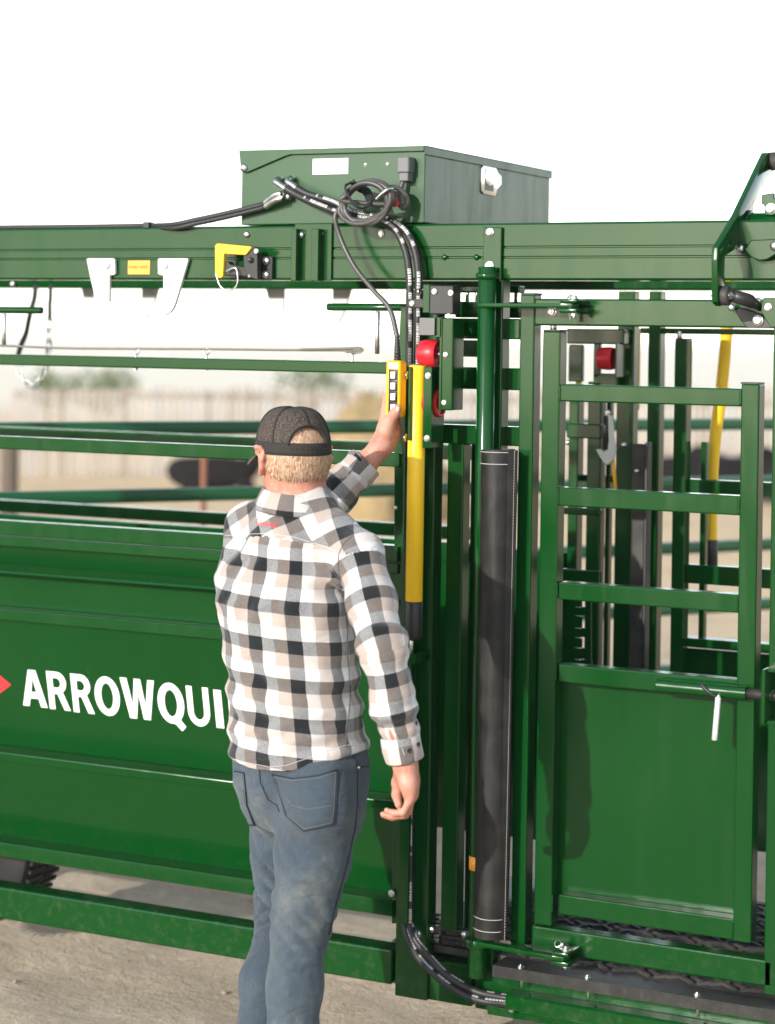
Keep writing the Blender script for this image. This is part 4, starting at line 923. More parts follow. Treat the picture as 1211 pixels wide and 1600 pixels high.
# ------------------------------------------------------------------ the man: bodies grown as smooth distance fields, then meshed
from mathutils.bvhtree import BVHTree
A_ = lambda p: np.array(p, dtype=np.float64)
_rng = np.random.RandomState(5); _tab = _rng.rand(32, 32, 32).astype(np.float32)
def vnoise(x, y, z):
    xi = np.floor(x).astype(int); yi = np.floor(y).astype(int); zi = np.floor(z).astype(int)
    fx, fy, fz = x-xi, y-yi, z-zi; fx = fx*fx*(3-2*fx); fy = fy*fy*(3-2*fy); fz = fz*fz*(3-2*fz); r = 0
    for i in (0, 1):
        for j in (0, 1):
            for k in (0, 1):
                r = r + _tab[(xi+i) % 32, (yi+j) % 32, (zi+k) % 32]*(fx if i else 1-fx)*(fy if j else 1-fy)*(fz if k else 1-fz)
    return r*2-1
class Field:
    def __init__(s, lo, hi, h):
        s.lo = A_(lo); s.h = h; s.n = np.ceil((A_(hi)-s.lo)/h).astype(int)+1; s.d = np.full(s.n, .08, np.float32)
    def sub(s, lo, hi):
        a = np.clip(np.floor((A_(lo)-s.lo)/s.h).astype(int), 0, s.n-1); b = np.clip(np.ceil((A_(hi)-s.lo)/s.h).astype(int)+1, 1, s.n)
        sl = tuple(slice(i, j) for i, j in zip(a, b))
        g = np.meshgrid(*[(s.lo[i]+np.arange(a[i], b[i])*s.h).astype(np.float32) for i in range(3)], indexing='ij'); return sl, g
    def union(s, f, lo, hi, k=.02):
        sl, (x, y, z) = s.sub(A_(lo)-.04, A_(hi)+.04)
        if x.size == 0: return
        e = f(x, y, z); d = s.d[sl]
        if k > 0: hh = np.clip(.5+.5*(d-e)/k, 0, 1); s.d[sl] = d*(1-hh)+e*hh-k*hh*(1-hh)
        else: s.d[sl] = np.minimum(d, e)
    def cone(s, a, b, ra, rb, k=.02):
        a, b = A_(a), A_(b); m = max(ra, rb); s.union(lambda x, y, z: f_cone(x, y, z, a, b, ra, rb), np.minimum(a, b)-m, np.maximum(a, b)+m, k)
    def chain(s, P, rr, k=.015):
        for i in range(len(P)-1): s.cone(P[i], P[i+1], rr[i], rr[i+1], k)
    def ell(s, c, rad, Mx=None, k=.02):
        c = A_(c); m = max(rad); s.union(lambda x, y, z: f_ell(x, y, z, c, rad, Mx), c-m, c+m, k)
    def mesh(s, smooth=2):
        d = s.d; ins = d < 0; n = s.n
        c = [ins[i:n[0]-1+i, j:n[1]-1+j, k:n[2]-1+k] for i in (0, 1) for j in (0, 1) for k in (0, 1)]
        tot = sum(q.astype(np.int8) for q in c); act = np.argwhere((tot > 0) & (tot < 8))
        idx = np.full(tuple(n-1), -1, np.int64); idx[tuple(act.T)] = np.arange(len(act))
        corner = np.array([(i, j, k) for i in (0, 1) for j in (0, 1) for k in (0, 1)])
        val = np.stack([d[tuple((act+q).T)] for q in corner], 1); acc = np.zeros((len(act), 3)); cnt = np.zeros(len(act))
        for p in range(8):
            for q in range(p+1, 8):
                if np.abs(corner[p]-corner[q]).sum() != 1: continue
                va, vb_ = val[:, p], val[:, q]; mk = (va < 0) != (vb_ < 0); t = np.where(mk, va/np.where(mk, va-vb_, 1), 0)
                acc += mk[:, None]*(corner[p]+(corner[q]-corner[p])*t[:, None]); cnt += mk
        V = s.lo+(act+acc/cnt[:, None])*s.h; F = []
        for ax in range(3):
            o1, o2 = [i for i in range(3) if i != ax]
            sa = [slice(1, n[i]-1) for i in range(3)]; sb = list(sa); sa[ax] = slice(0, n[ax]-1); sb[ax] = slice(1, n[ax])
            A0, B0 = ins[tuple(sa)], ins[tuple(sb)]; e = np.argwhere(A0 != B0); fl = A0[tuple(e.T)]
            base = e.copy(); base[:, o1] += 1; base[:, o2] += 1
            def cid(u, v): q = base.copy(); q[:, o1] -= u; q[:, o2] -= v; return idx[tuple(q.T)]
            q = np.stack([cid(0, 0), cid(1, 0), cid(1, 1), cid(0, 1)], 1); flip = fl if ax != 1 else ~fl
            q[~flip] = q[~flip][:, ::-1]; F.append(q)
        F = np.concatenate(F); F = F[(F >= 0).all(1)]
        for _ in range(smooth):
            S = np.zeros_like(V); C = np.zeros(len(V))
            for k in range(4):
                np.add.at(S, F[:, k], V[F[:, (k+1) % 4]]); np.add.at(C, F[:, k], 1)
            V = V*.45+(S/np.maximum(C, 1)[:, None])*.55
        return V, F
def f_cone(x, y, z, a, b, ra, rb):
    ab = b-a; L2 = float(ab@ab)+1e-12; t = np.clip(((x-a[0])*ab[0]+(y-a[1])*ab[1]+(z-a[2])*ab[2])/L2, 0, 1)
    return np.sqrt((x-a[0]-t*ab[0])**2+(y-a[1]-t*ab[1])**2+(z-a[2]-t*ab[2])**2)-(ra+(rb-ra)*t)
def f_ell(x, y, z, c, r, Mx=None):
    X, Y, Z = x-c[0], y-c[1], z-c[2]
    if Mx is not None: X, Y, Z = [Mx[i][0]*X+Mx[i][1]*Y+Mx[i][2]*Z for i in range(3)]
    k0 = np.sqrt((X/r[0])**2+(Y/r[1])**2+(Z/r[2])**2); k1 = np.sqrt((X/r[0]**2)**2+(Y/r[1]**2)**2+(Z/r[2]**2)**2)
    return k0*(k0-1)/np.maximum(k1, 1e-6)
def f_loft(x, y, z, T):
    """upright loft: rows of (z, cx, cy, half width, half depth)"""
    T = A_(sorted(T)); g = lambda i: np.interp(z, T[:, 0], T[:, i]); a, b = g(3), g(4)
    X, Y = (x-g(1)), (y-g(2)); k = np.power(np.abs(X/a)**2.3+np.abs(Y/b)**2.3, 1/2.3)
    d = (k-1)*np.minimum(a, b); return np.maximum(d, np.maximum(T[0, 0]-z, z-T[-1, 0]))
def np_mesh(name, V, F, mat, parent, origin=None, uv=None, smooth=True):
    o_ = A_(origin) if origin is not None else (V.min(0)+V.max(0))/2
    me = bpy.data.meshes.new(name); me.vertices.add(len(V)); me.vertices.foreach_set('co', (V-o_).astype(np.float32).ravel())
    me.loops.add(F.size); me.loops.foreach_set('vertex_index', F.astype(np.int32).ravel()); me.polygons.add(len(F))
    me.polygons.foreach_set('loop_start', np.arange(len(F), dtype=np.int32)*4); me.update(calc_edges=True)
    if smooth: me.polygons.foreach_set('use_smooth', [True]*len(F))
    if uv is not None:
        l = me.uv_layers.new(name='weave'); l.data.foreach_set('uv', uv.astype(np.float32).ravel())
    me.validate(); return putme(name, me, mat, parent, Vector(o_))
# ---- landmarks (world metres)
pel = W(470, 1222, -.56); ch_ = W(444, 905, -.60); neckb = W(463, 790, -.575)
sL = W(392, 828, -.53); sR = W(563, 872, -.615)
eR = W(598, 1012, -.70); wR = W(633, 1192, -.66)
wL = W(594, 700, -.135)
def ik(S, Wp, l1, l2, pole):
    d = Wp-S; L_ = min(d.length, l1+l2-.005); u = d.normalized(); a = (l1*l1-l2*l2+L_*L_)/(2*L_); h = math.sqrt(max(0, l1*l1-a*a)); p = (pole-u*pole.dot(u)).normalized(); return S+u*a+p*h
eL = ik(sL, wL, .29, .265, Vector((-.75, .25, -1)))
hipR = W(502, 1262, -.60); hipL = W(446, 1258, -.47)
kR = W(470, 1446, -.63); kL = W(446, 1432, -.46)
aR = W(453, 1738, -.72); aL = W(398, 1722, -.62)
HC_ = W(457, 700, -.575); hf = Vector((-.80, .60, 0)).normalized(); hl = Vector((-hf.y, hf.x, 0)); hu = Vector((0, 0, 1))
HM = [tuple(hl), tuple(hf), tuple(hu)]
def Hd(l, f, u): return HC_+hl*l+hf*f+hu*u
# ---- skin
m = newmat('skin', (.5, .25, .18), .48, 0, .4); b = bsdf(m); b.inputs['Subsurface Weight'].default_value = .12; b.inputs['Subsurface Radius'].default_value = (.01, .004, .002); b.inputs['Subsurface Scale'].default_value = .6
c = ramp(m, noise(m, 22, 7, .7), [(.30, (.36, .12, .085)), (.5, (.46, .205, .145)), (.72, (.53, .29, .21))]).outputs[0]; L(m, c, b.inputs['Base Color'])
bump(m, math_(m, 'ADD', noise(m, 160, 3), math_(m, 'MULTIPLY', noise(m, 45, 4, .7), 1.2)), .42, .004)
B = Field((-.36, -.92, -.02), (.40, -.03, 1.86), .0038)
TB_ = [(.88, pel.x, pel.y, .10, .07), (.94, pel.x, pel.y, .145, .09), (1.0, pel.x*.7+ch_.x*.3, pel.y*.7+ch_.y*.3, .15, .10), (1.2, ch_.x*.6+pel.x*.4, ch_.y*.6+pel.y*.4, .15, .10), (1.38, ch_.x, ch_.y+.01, .16, .105), (1.46, ch_.x+.005, ch_.y+.03, .14, .08), (1.53, neckb.x, neckb.y, .06, .055)]
B.union(lambda x, y, z: f_loft(x, y, z, TB_), (-.3, -.8, .88), (.3, -.4, 1.53), .02)
B.chain([neckb+Vector((0, -.01, -.05)), neckb+Vector((0, .0, .04)), Hd(0, -.012, -.07), Hd(0, -.01, .0)], [.075, .069, .067, .07], .02)
B.chain([sL, eL], [.048, .036], .03); B.chain([sR, eR], [.048, .038], .03)
B.chain([hipR, kR, W(461, 1540, -.66), aR], [.06, .046, .046, .034], .03); B.chain([hipL, kL, W(418, 1530, -.56), aL], [.06, .046, .046, .034], .03)
for a_, g_ in ((aR, .0), (aL, .08)): B.chain([a_, Vector((a_.x, a_.y-.03, .05)), Vector((a_.x+g_*.2, a_.y+.15, .035))], [.036, .04, .03], .02)
# skull, face
B.ell(Hd(0, .0, -.008), (.076, .096, .095), HM, .02); B.ell(Hd(0, .045, -.07), (.052, .05, .062), HM, .03); B.ell(Hd(0, -.03, -.02), (.066, .066, .07), HM, .03)
B.chain([Hd(0, .09, -.012), Hd(0, .115, -.045), Hd(0, .098, -.052)], [.011, .015, .013], .01)
for s in (-1, 1):
    B.ell(Hd(.033*s, .078, -.012), (.016, .014, .012), HM, .006)
    B.ell(Hd(.084*s, -.008, -.028), (.0075, .020, .033), HM, .008)
    B.chain([Hd(.086*s, -.022, -.008), Hd(.095*s, -.020, .002), Hd(.096*s, .002, .004), Hd(.09*s, .012, -.014)], [.006, .006, .0055, .005], .005)
    B.chain([Hd(.086*s, -.022, -.008), Hd(.093*s, -.028, -.025), Hd(.09*s, -.018, -.048), Hd(.084*s, .0, -.062)], [.006, .006, .0065, .0075], .005)
B.chain([Hd(-.02, .092, -.078), Hd(0, .097, -.077), Hd(.02, .092, -.078)], [.006, .008, .006], .008); B.chain([Hd(-.018, .088, -.09), Hd(0, .094, -.091), Hd(.018, .088, -.09)], [.006, .009, .006], .008)
# right forearm and relaxed hand: palm towards the thigh, fingers curled
B.chain([eR, eR.lerp(wR, .3), eR.lerp(wR, .7), wR], [.038, .043, .034, .0275], .015)
dn = (wR-eR).normalized(); dn = (dn*.5+Vector((.10, .02, -1))*.5).normalized()
pn = (Vector((-.93, -.34, 0))-dn*dn.dot(Vector((-.93, -.34, 0)))).normalized(); tn = pn.cross(dn).normalized()
if tn.y < 0: tn = -tn
def R_(d, p, t): return wR+dn*d+pn*p+tn*t
B.chain([R_(-.03, 0, 0), R_(.02, 0, 0)], [.027, .027], .015)
for t, r_ in ((.026, .017), (.010, .0185), (-.008, .018), (-.023, .016)): B.chain([R_(.008, 0, t*.55), R_(.045, -.004, t*.85), R_(.078, -.004, t)], [.02, .018, r_-.003], .016)
B.ell(R_(.035, .014, .022), (.019, .019, .03), None, .018)
fl_ = [(.030, .046, .027, .021, .0098, 0), (.010, .050, .031, .022, .0100, 4), (-.010, .047, .029, .021, .0096, 8), (-.027, .037, .022, .019, .0086, 12)]
for t, l1, l2, l3, r_, ex in fl_:
    P = [R_(.080, -.004, t)]; D_ = lambda a: dn*math.cos(R(a))+pn*math.sin(R(a))
    for l_, a in ((l1, 22+ex), (l2, 82+ex), (l3, 104+ex)): P.append(P[-1]+D_(a)*l_)
    B.chain(P, [r_*1.08, r_, r_*.92, r_*.78], .004)
P = [R_(.022, .016, .026), R_(.052, .030, .036), R_(.082, .036, .036), R_(.104, .034, .03)]; B.chain(P, [.016, .0135, .0115, .0092], .008)
# left forearm, hand behind the control, thumb on the lowest button
B.chain([eL, eL.lerp(wL, .3), eL.lerp(wL, .75), wL], [.038, .043, .033, .0275], .015)
pm = W(607, 655, -.062)
B.chain([wL, W(600, 684, -.115)], [.028, .027], .015)
for t, x_, r_ in ((0, 601.5, .015), (1, 606, .0155), (2, 611, .015), (3, 615, .014)):
    k0 = W(x_-1, 672, -.085); k1 = W(x_+1.5, 640, -.066); k2 = W(x_+2, 612, -.0675); k3 = W(x_+3, 596, -.071)
    B.chain([W(598+t*1.5, 690, -.12+.008*t), k0, k1], [.022, .018, r_*.85], .016); B.chain([k1, k2, k3], [.0105, .0098, .0085], .004)
B.chain([W(599, 692, -.13), W(603, 674, -.135), W(608, 660, -.1375), W(616.5, 646.5, -.142), W(622, 636.5, -.1405)], [.024, .0215, .0165, .0125, .0098], .012)
B.chain([W(605, 694, -.11), W(611, 680, -.105), W(612, 664, -.09)], [.022, .019, .013], .014)
V, F = B.mesh(2); feet = Vector(((aR.x+aL.x)/2, (aR.y+aL.y)/2, 0)); del B
hsel = (V[F[:, 0], 2] > HC_.z-.13); hb_ = BVHTree.FromPolygons([tuple(v) for v in V], [tuple(f) for f in F[hsel].tolist()])
PE = np_mesh('person', V, F, M['skin'], None, feet)
prop(PE, 'man seen from behind in checked shirt, jeans and dark cap, pressing the hand control', 'person')
newmat('nail', (.62, .40, .33), .28)
nq = W(620.5, 640.5, -.1495); bm = bmesh.new(); bmesh.ops.create_uvsphere(bm, u_segments=12, v_segments=8, radius=1, matrix=Matrix.Translation(nq) @ Matrix.Rotation(R(28), 4, 'Y') @ Matrix.Diagonal((.0062, .0028, .0085, 1))); put('thumb_nail', bm, M['nail'], PE, True)
# ---- jeans
JE = Field((-.32, -.92, .03), (.34, -.25, 1.10), .0032)
TP = [(.74, pel.x+.015, pel.y, .03, .03), (.79, pel.x+.012, pel.y, .085, .075), (.84, pel.x+.006, pel.y, .138, .108), (.89, pel.x, pel.y, .172, .130), (.96, pel.x-.002, pel.y, .176, .126), (1.02, pel.x-.004, pel.y-.004, .168, .116), (1.08, pel.x-.008, pel.y-.008, .16, .11)]
JE.union(lambda x, y, z: f_loft(x, y, z, TP), (-.3, -.8, .74), (.3, -.3, 1.08), .05)
def leg(h, k, c_, a, rr): JE.chain([h+Vector((0, 0, .06)), h, h.lerp(k, .45), h.lerp(k, .8), k, c_, c_.lerp(a, .45), a+Vector((0, 0, -.01))], rr, .03)
leg(hipR, kR, W(461, 1540, -.66), aR, [.090, .1005, .088, .075, .068, .066, .060, .058]); leg(hipL, kL, W(418, 1530, -.56), aL, [.086, .095, .086, .073, .066, .066, .060, .058])
JE.ell(W(500, 1248, -.66), (.085, .075, .095), None, .03); JE.ell(W(422, 1240, -.57), (.08, .07, .09), None, .03)
sl, (x, y, z) = JE.sub((-1, -1, -1), (2, 2, 2)); JE.d = np.maximum(JE.d, .075-z)
bnd = np.abs(JE.d) < .018; x, y, z = x[bnd], y[bnd], z[bnd]; w = np.zeros_like(x)
def folds(cz, amp, span, freq, sx, sy, ph):
    q = (z-cz)+sx*(x-pel.x)+sy*(y-pel.y)+.018*vnoise(x*11+ph, y*11, z*9)
    return amp*np.exp(-((z-cz)/span)**2)*(1-1.6*np.abs(np.sin(q*freq*.5+ph))**.8)*np.clip(.55+1.1*vnoise(x*13+ph, y*13, z*17), 0, 1.2)
w += folds(.60, .0068, .07, 130, .8, .5, 0)+folds(.54, .0055, .06, 170, -.6, .6, 2)+folds(.70, .003, .08, 100, 1.2, .3, 4)+folds(.80, .0035, .06, 95, 1.1, -.5, 1)+folds(.20, .005, .12, 110, .3, .4, 1)
w += .0026*vnoise(x*24, y*24, z*13)+.0014*vnoise(x*50, y*50, z*30)+.0030*(1-2.2*np.abs(vnoise(x*9+7, y*9, z*19+.6*x*19)))*np.clip(1.2-np.abs(z-.62)/.22, 0, 1)
JE.d[bnd] += w.astype(np.float32)
V, F = JE.mesh(1); del JE, w, bnd
m = newmat('denim', (.1, .14, .19), .8, 0, .3)
pos = N(m, 'NewGeometry').outputs['Position']
tw = N(m, 'TexWave', Scale=260, Distortion=.6, Detail=1); tw.bands_direction = 'DIAGONAL'; L(m, pos, tw.inputs[0])
fade = noise(m, 4.6, 6, .62); mp = N(m, 'Mapping'); mp.inputs['Scale'].default_value = (60, 60, 12); L(m, pos, mp.inputs[0]); slub = noise(m, 3, 4, .6, mp.outputs[0])
c = ramp(m, fade, [(.34, (.006, .018, .036)), (.50, (.014, .036, .064)), (.60, (.060, .082, .096)), (.70, (.20, .20, .175))]).outputs[0]
c = mixc(m, .45, c, mixc(m, slub, (.018, .034, .056), (.105, .125, .135))); c = mixc(m, .22, c, mixc(m, tw.outputs[1], (.010, .021, .036), (.11, .135, .15)))
L(m, c, bsdf(m).inputs['Base Color']); bsdf(m).inputs['Sheen Weight'].default_value = .15
mp2 = N(m, 'Mapping'); mp2.inputs['Scale'].default_value = (7, 7, 17); mp2.inputs['Rotation'].default_value = (0, R(24), R(20)); L(m, pos, mp2.inputs[0])
wr = math_(m, 'ABSOLUTE', math_(m, 'SUBTRACT', noise(m, 1.0, 3, .55, mp2.outputs[0], .8), .5)); wr = math_(m, 'POWER', wr, .55)      # creases
fine = math_(m, 'ADD', math_(m, 'MULTIPLY', tw.outputs[1], .10), math_(m, 'ADD', math_(m, 'MULTIPLY', noise(m, 150, 5, .7), .35), math_(m, 'MULTIPLY', slub, .3)))
bump(m, math_(m, 'ADD', math_(m, 'MULTIPLY', wr, 1.6), fine), .75, .006)
newmat('denim_thread', (.17, .17, .165), .8); newmat('denim_edge', (.008, .015, .026), .85)
JN = np_mesh('jeans', V, F, M['denim'], PE)
jb_ = BVHTree.FromPolygons([tuple(v) for v in V], [tuple(f) for f in F.tolist()])
def onto(bvh, px, py, off=.0012):
    d = Vector(ray(px, py)).normalized(); h = bvh.ray_cast(Vector(CAM), d)
    if h[0] is None: return None
    return h[0]+h[1]*off*(1 if h[1].dot(d) < 0 else -1)
def seam(bvh, pts, r, name, mat, parent, dash=None, off=.0008, flat=1.0):
    P = []
    for a_, b_ in zip(pts, pts[1:]):
        n_ = max(2, int(math.hypot(b_[0]-a_[0], b_[1]-a_[1])/3))
        for i in range(n_): P.append((a_[0]+(b_[0]-a_[0])*i/n_, a_[1]+(b_[1]-a_[1])*i/n_))
    P.append(pts[-1]); Q = [q for q in (onto(bvh, *p, off) for p in P) if q is not None]
    if len(Q) < 3: return
    bm = bmesh.new()
    if dash:
        S = spline(Q, 4); acc = 0; seg = [S[0]]
        for a_, b_ in zip(S, S[1:]):
            acc += (b_-a_).length; seg.append(b_)
            if acc > dash:
                if len(seg) > 1: tube(bm, [seg[0], seg[0].lerp(seg[-1], .75)], r, 4)
                seg = [b_]; acc = 0
        if not bm.verts: bm.free(); return
    else: tube(bm, spline(Q, 2), r, 6, flat=flat)
    o = put(name, bm, mat, parent, True)
    if dash: o['kind'] = 'stuff'
    return o
def patch(bvh, poly, name, mat, parent, th=.0022, n_=26):
    """pocket: outline in photo pixels laid on the cloth (quadrilateral grid between left and right edges)"""
    Lf, Rt = poly; bm = bmesh.new(); rows = []
    def along(E, t):
        t *= len(E)-1; i = min(int(t), len(E)-2); f = t-i; return (E[i][0]+(E[i+1][0]-E[i][0])*f, E[i][1]+(E[i+1][1]-E[i][1])*f)
    for j in range(n_+1):
        a_, b_ = along(Lf, j/n_), along(Rt, j/n_); row = []
        for i in range(n_+1):
            q = onto(bvh, a_[0]+(b_[0]-a_[0])*i/n_, a_[1]+(b_[1]-a_[1])*i/n_, th if 0 < i < n_ and 0 < j < n_ else -.001)
            row.append(bm.verts.new(q) if q is not None else None)
        rows.append(row)
    for j in range(n_):
        for i in range(n_):
            f = (rows[j][i], rows[j+1][i], rows[j+1][i+1], rows[j][i+1])
            if all(f): bm.faces.new(f)
    for v in [v for v in bm.verts if not v.link_faces]: bm.verts.remove(v)
    bmesh.ops.recalc_face_normals(bm, faces=bm.faces); return put(name, bm, mat, parent, True)
JP = lambda x, y: (340+x/3.556, 1150+y/3.556)
pkR = patch(jb_, ([JP(*p) for p in ((303,212),(345,312),(385,440),(395,465),(480,525))], [JP(*p) for p in ((667,188),(662,290),(655,400),(645,488),(482,527))]), 'back_pocket', M['denim'], JN)
pkL = patch(jb_, ([JP(*p) for p in ((98,195),(112,290),(130,400),(145,455),(185,495))], [JP(*p) for p in ((150,205),(160,290),(170,390),(190,455),(206,490))]), 'back_pocket', M['denim'], JN)
for pts in ([(303,212),(345,312),(385,440),(480,525),(645,488),(655,400),(667,188)], [(303,212),(420,238),(560,222),(667,188)], [(98,195),(150,205),(165,380),(206,490),(185,495),(135,455)]):
    seam(jb_, [JP(*p) for p in pts], .0019, 'pocket_edge', M['denim_edge'], JN, None, .0022)
for pts in ([(312,225),(352,316),(393,440),(482,512),(634,478),(644,400),(655,200)], [(310,226),(420,250),(560,236),(660,203)], [(385,345),(420,385),(500,405),(640,385)], [(110,205),(140,212),(154,380),(196,482)]):
    seam(jb_, [JP(*p) for p in pts], .0008, 'pocket_stitching', M['denim_thread'], JN, .0042, .0030)
seam(jb_, [JP(*p) for p in ((232,175),(240,260),(280,350),(330,385),(345,420))], .0021, 'seat_seam', M['denim_edge'], JN, None, .0008)
seam(jb_, [JP(*p) for p in ((240,178),(249,260),(288,346),(332,376))], .0008, 'seat_stitching', M['denim_thread'], JN, .0042, .0015)
seam(jb_, [JP(*p) for p in ((775,175),(776,360),(765,500),(735,640),(690,820),(650,960),(618,1100))], .0021, 'side_seam', M['denim_edge'], JN, None, .0006)
seam(jb_, [JP(*p) for p in ((748,80),(765,150),(790,175),(850,165))], .0014, 'front_pocket_edge', M['denim_edge'], JN, None, .0012)
q = onto(jb_, *JP(783, 176), .001)
if q is not None:
    bm = bmesh.new(); bmesh.ops.create_uvsphere(bm, u_segments=10, v_segments=6, radius=.0042, matrix=Matrix.Translation(q)); put('rivet', bm, M['wire_rope'], JN, True)
# ---- boots (below the picture's lower edge, on the ground)
newmat('boot_leather', (.09, .05, .03), .55)
for a_, g_ in ((aR, .02), (aL, .03)):
    K = Field((a_.x-.09, a_.y-.14, -.01), (a_.x+.12, a_.y+.26, .2), .006)
    K.chain([Vector((a_.x, a_.y, .2)), Vector((a_.x, a_.y-.01, .09))], [.05, .05], .03); K.chain([Vector((a_.x, a_.y-.05, .045)), Vector((a_.x+g_, a_.y+.1, .045)), Vector((a_.x+g_*1.5, a_.y+.19, .035))], [.043, .047, .04], .03)
    s_, (x, y, z) = K.sub((-9, -9, -9), (9, 9, 9)); K.d = np.maximum(K.d, .001-z); V, F = K.mesh(1); np_mesh('boot', V, F, M['boot_leather'], PE)
# ---- shirt
S = Field((-.36, -.90, .88), (.40, -.12, 1.78), .0036)
hemc = W(468, 1190, -.57)
TS = [(.86, pel.x-.002, pel.y-.004, .184, .143), (.93, hemc.x-.002, pel.y-.004, .182, .142), (1.02, pel.x*.75+ch_.x*.25+.003, pel.y*.75+ch_.y*.25, .173, .135), (1.12, pel.x*.5+ch_.x*.5+.005, pel.y*.5+ch_.y*.5, .169, .130), (1.25, pel.x*.25+ch_.x*.75+.006, pel.y*.2+ch_.y*.8, .172, .128), (1.35, ch_.x+.006, ch_.y, .174, .128), (1.43, ch_.x+.012, ch_.y+.012, .158, .115), (1.49, ch_.x*.6+neckb.x*.4+.004, ch_.y*.4+neckb.y*.6, .120, .095), (1.54, neckb.x, neckb.y, .086, .078), (1.575, neckb.x, neckb.y+.004, .064, .062)]
S.union(lambda x, y, z: f_loft(x, y, z, TS), (-.32, -.85, .86), (.32, -.4, 1.575), 0)
S.chain([Vector((neckb.x-.05, neckb.y, neckb.z-.01)), sL+Vector((.015, 0, 0))], [.055, .05], .05); S.chain([Vector((neckb.x+.05, neckb.y, neckb.z-.01)), sR+Vector((-.015, 0, .005))], [.055, .058], .05)
S.cone(W(386, 820, -.55), W(376, 905, -.585), .048, .062, .05)
S.cone(neckb+Vector((0, -.004, -.07)), neckb+Vector((0, .002, -.004)), .112, .076, .05)
cR = eR.lerp(wR, .97); cL = eL.lerp(wL, .80)
chainR = [sR, sR.lerp(eR, .5), eR, eR.lerp(cR, .5), cR]; chainL = [sL, sL.lerp(eL, .5), eL, eL.lerp(cL, .5), cL]
S.chain(chainR, [.061, .056, .054, .0505, .043], .028); S.chain(chainL, [.056, .054, .052, .050, .046], .03)
sl, (X3, Y3, Z3) = S.sub((-9, -9, -9), (9, 9, 9)); bnd = np.abs(S.d) < .022; x, y, z = X3[bnd], Y3[bnd], Z3[bnd]
def pdist(x, y, z, P):
    """distance along and to a chain"""
    best = np.full(x.shape, 9., np.float32); al = np.zeros_like(best); acc = 0
    for a_, b_ in zip(P, P[1:]):
        a_, b_ = A_(a_), A_(b_); ab = b_-a_; L2 = ab@ab; t = np.clip(((x-a_[0])*ab[0]+(y-a_[1])*ab[1]+(z-a_[2])*ab[2])/L2, 0, 1)
        d = np.sqrt((x-a_[0]-t*ab[0])**2+(y-a_[1]-t*ab[1])**2+(z-a_[2]-t*ab[2])**2); mk = d < best; best = np.where(mk, d, best); al = np.where(mk, acc+t*math.sqrt(L2), al); acc += math.sqrt(L2)
    return best, al
dRr, aRr = pdist(x, y, z, chainR); dLl, aLl = pdist(x, y, z, chainL); lRu = (eR-sR).length; lLu = (eL-sL).length
tors = f_loft(x, y, z, TS)
mR = np.clip((tors-(dRr-.06))/.02+.5, 0, 1); mL = np.clip((tors-(dLl-.06))/.02+.5, 0, 1); mT = np.clip(1-mR-mL, 0, 1)
w = np.zeros_like(x)
nz1 = vnoise(x*9, y*9, z*7); nz2 = vnoise(x*21+4, y*21, z*16); nz3 = vnoise(x*44, y*44, z*40)
w += .0014*nz2+.0007*nz3
cr = vnoise(x*8+3, y*8, z*15+.5*x*15); cr2 = vnoise(x*17, y*17+5, z*26-.6*x*26)
w += .0042*(.35-np.abs(cr)**.8)+.0022*(.35-np.abs(cr2)**.8)     # creases: sharp valleys between soft rises
# torso: drag folds slanting from the raised left shoulder and across the waist
q = z+.35*(x-ch_.x)+.02*nz1
w += mT*(.0050*np.exp(-((z-1.12)/.10)**2)*np.sin(q*75+1.0*nz1)+.0035*np.exp(-((z-1.02)/.06)**2)*np.sin((z-.30*x)*105+2*nz1)+.0035*np.clip(nz1, 0, 1)*np.sin((z+.9*(x-ch_.x))*60))
w += mT*.0035*np.exp(-((z-1.36)/.07)**2)*np.sin((x*.9-.5*z)*85+1.5*nz1)
# armpit gather
for s_, sg in ((sR, 1), (sL, -1)):
    r2 = (x-s_.x+.05*sg)**2+(z-s_.z+.06)**2; w += mT*.006*np.exp(-r2/.006)*np.sin(((x-s_.x)*sg*.7+(z-s_.z)*.9)*95)
# sleeves: rings at the elbow, twist above the cuff
for mk, al, lu, ax_ in ((mR, aRr, lRu, chainR), (mL, aLl, lLu, chainL)):
    side = (x-ax_[2].x)*14
    w += mk*(.0042*np.exp(-((al-lu)/.07)**2)*(1-1.7*np.abs(np.sin(al*62+side*.7+1.6*nz1)))+.004*np.exp(-((al-lu-.17)/.05)**2)*np.sin(al*140-side+nz1)+.0022*np.sin(al*45+side*1.6+3*nz1))
S.d[bnd] += w.astype(np.float32); x, y, z = X3, Y3, Z3
# hem: dips at the back, rises at the side seams
hz = hemc.z+.030*np.clip(np.abs((x-hemc.x)/.17), 0, 1.2)**2.2+.012*(x-hemc.x)/.17
S.d = np.maximum(S.d, np.where(z < hemc.z+.06, hz-z, -1).astype(np.float32))
for c_, e_ in ((cR, eR), (cL, eL)):
    n_ = (c_-e_).normalized(); pl_ = (x-c_.x)*n_.x+(y-c_.y)*n_.y+(z-c_.z)*n_.z; near = ((x-c_.x)**2+(y-c_.y)**2+(z-c_.z)**2) < .10**2
    S.d = np.where(near, np.maximum(S.d, pl_.astype(np.float32)), S.d)
V, F = S.mesh(1); del S, w, nz1, nz2, nz3, X3, Y3, Z3, x, y, z, bnd, hz, near, pl_
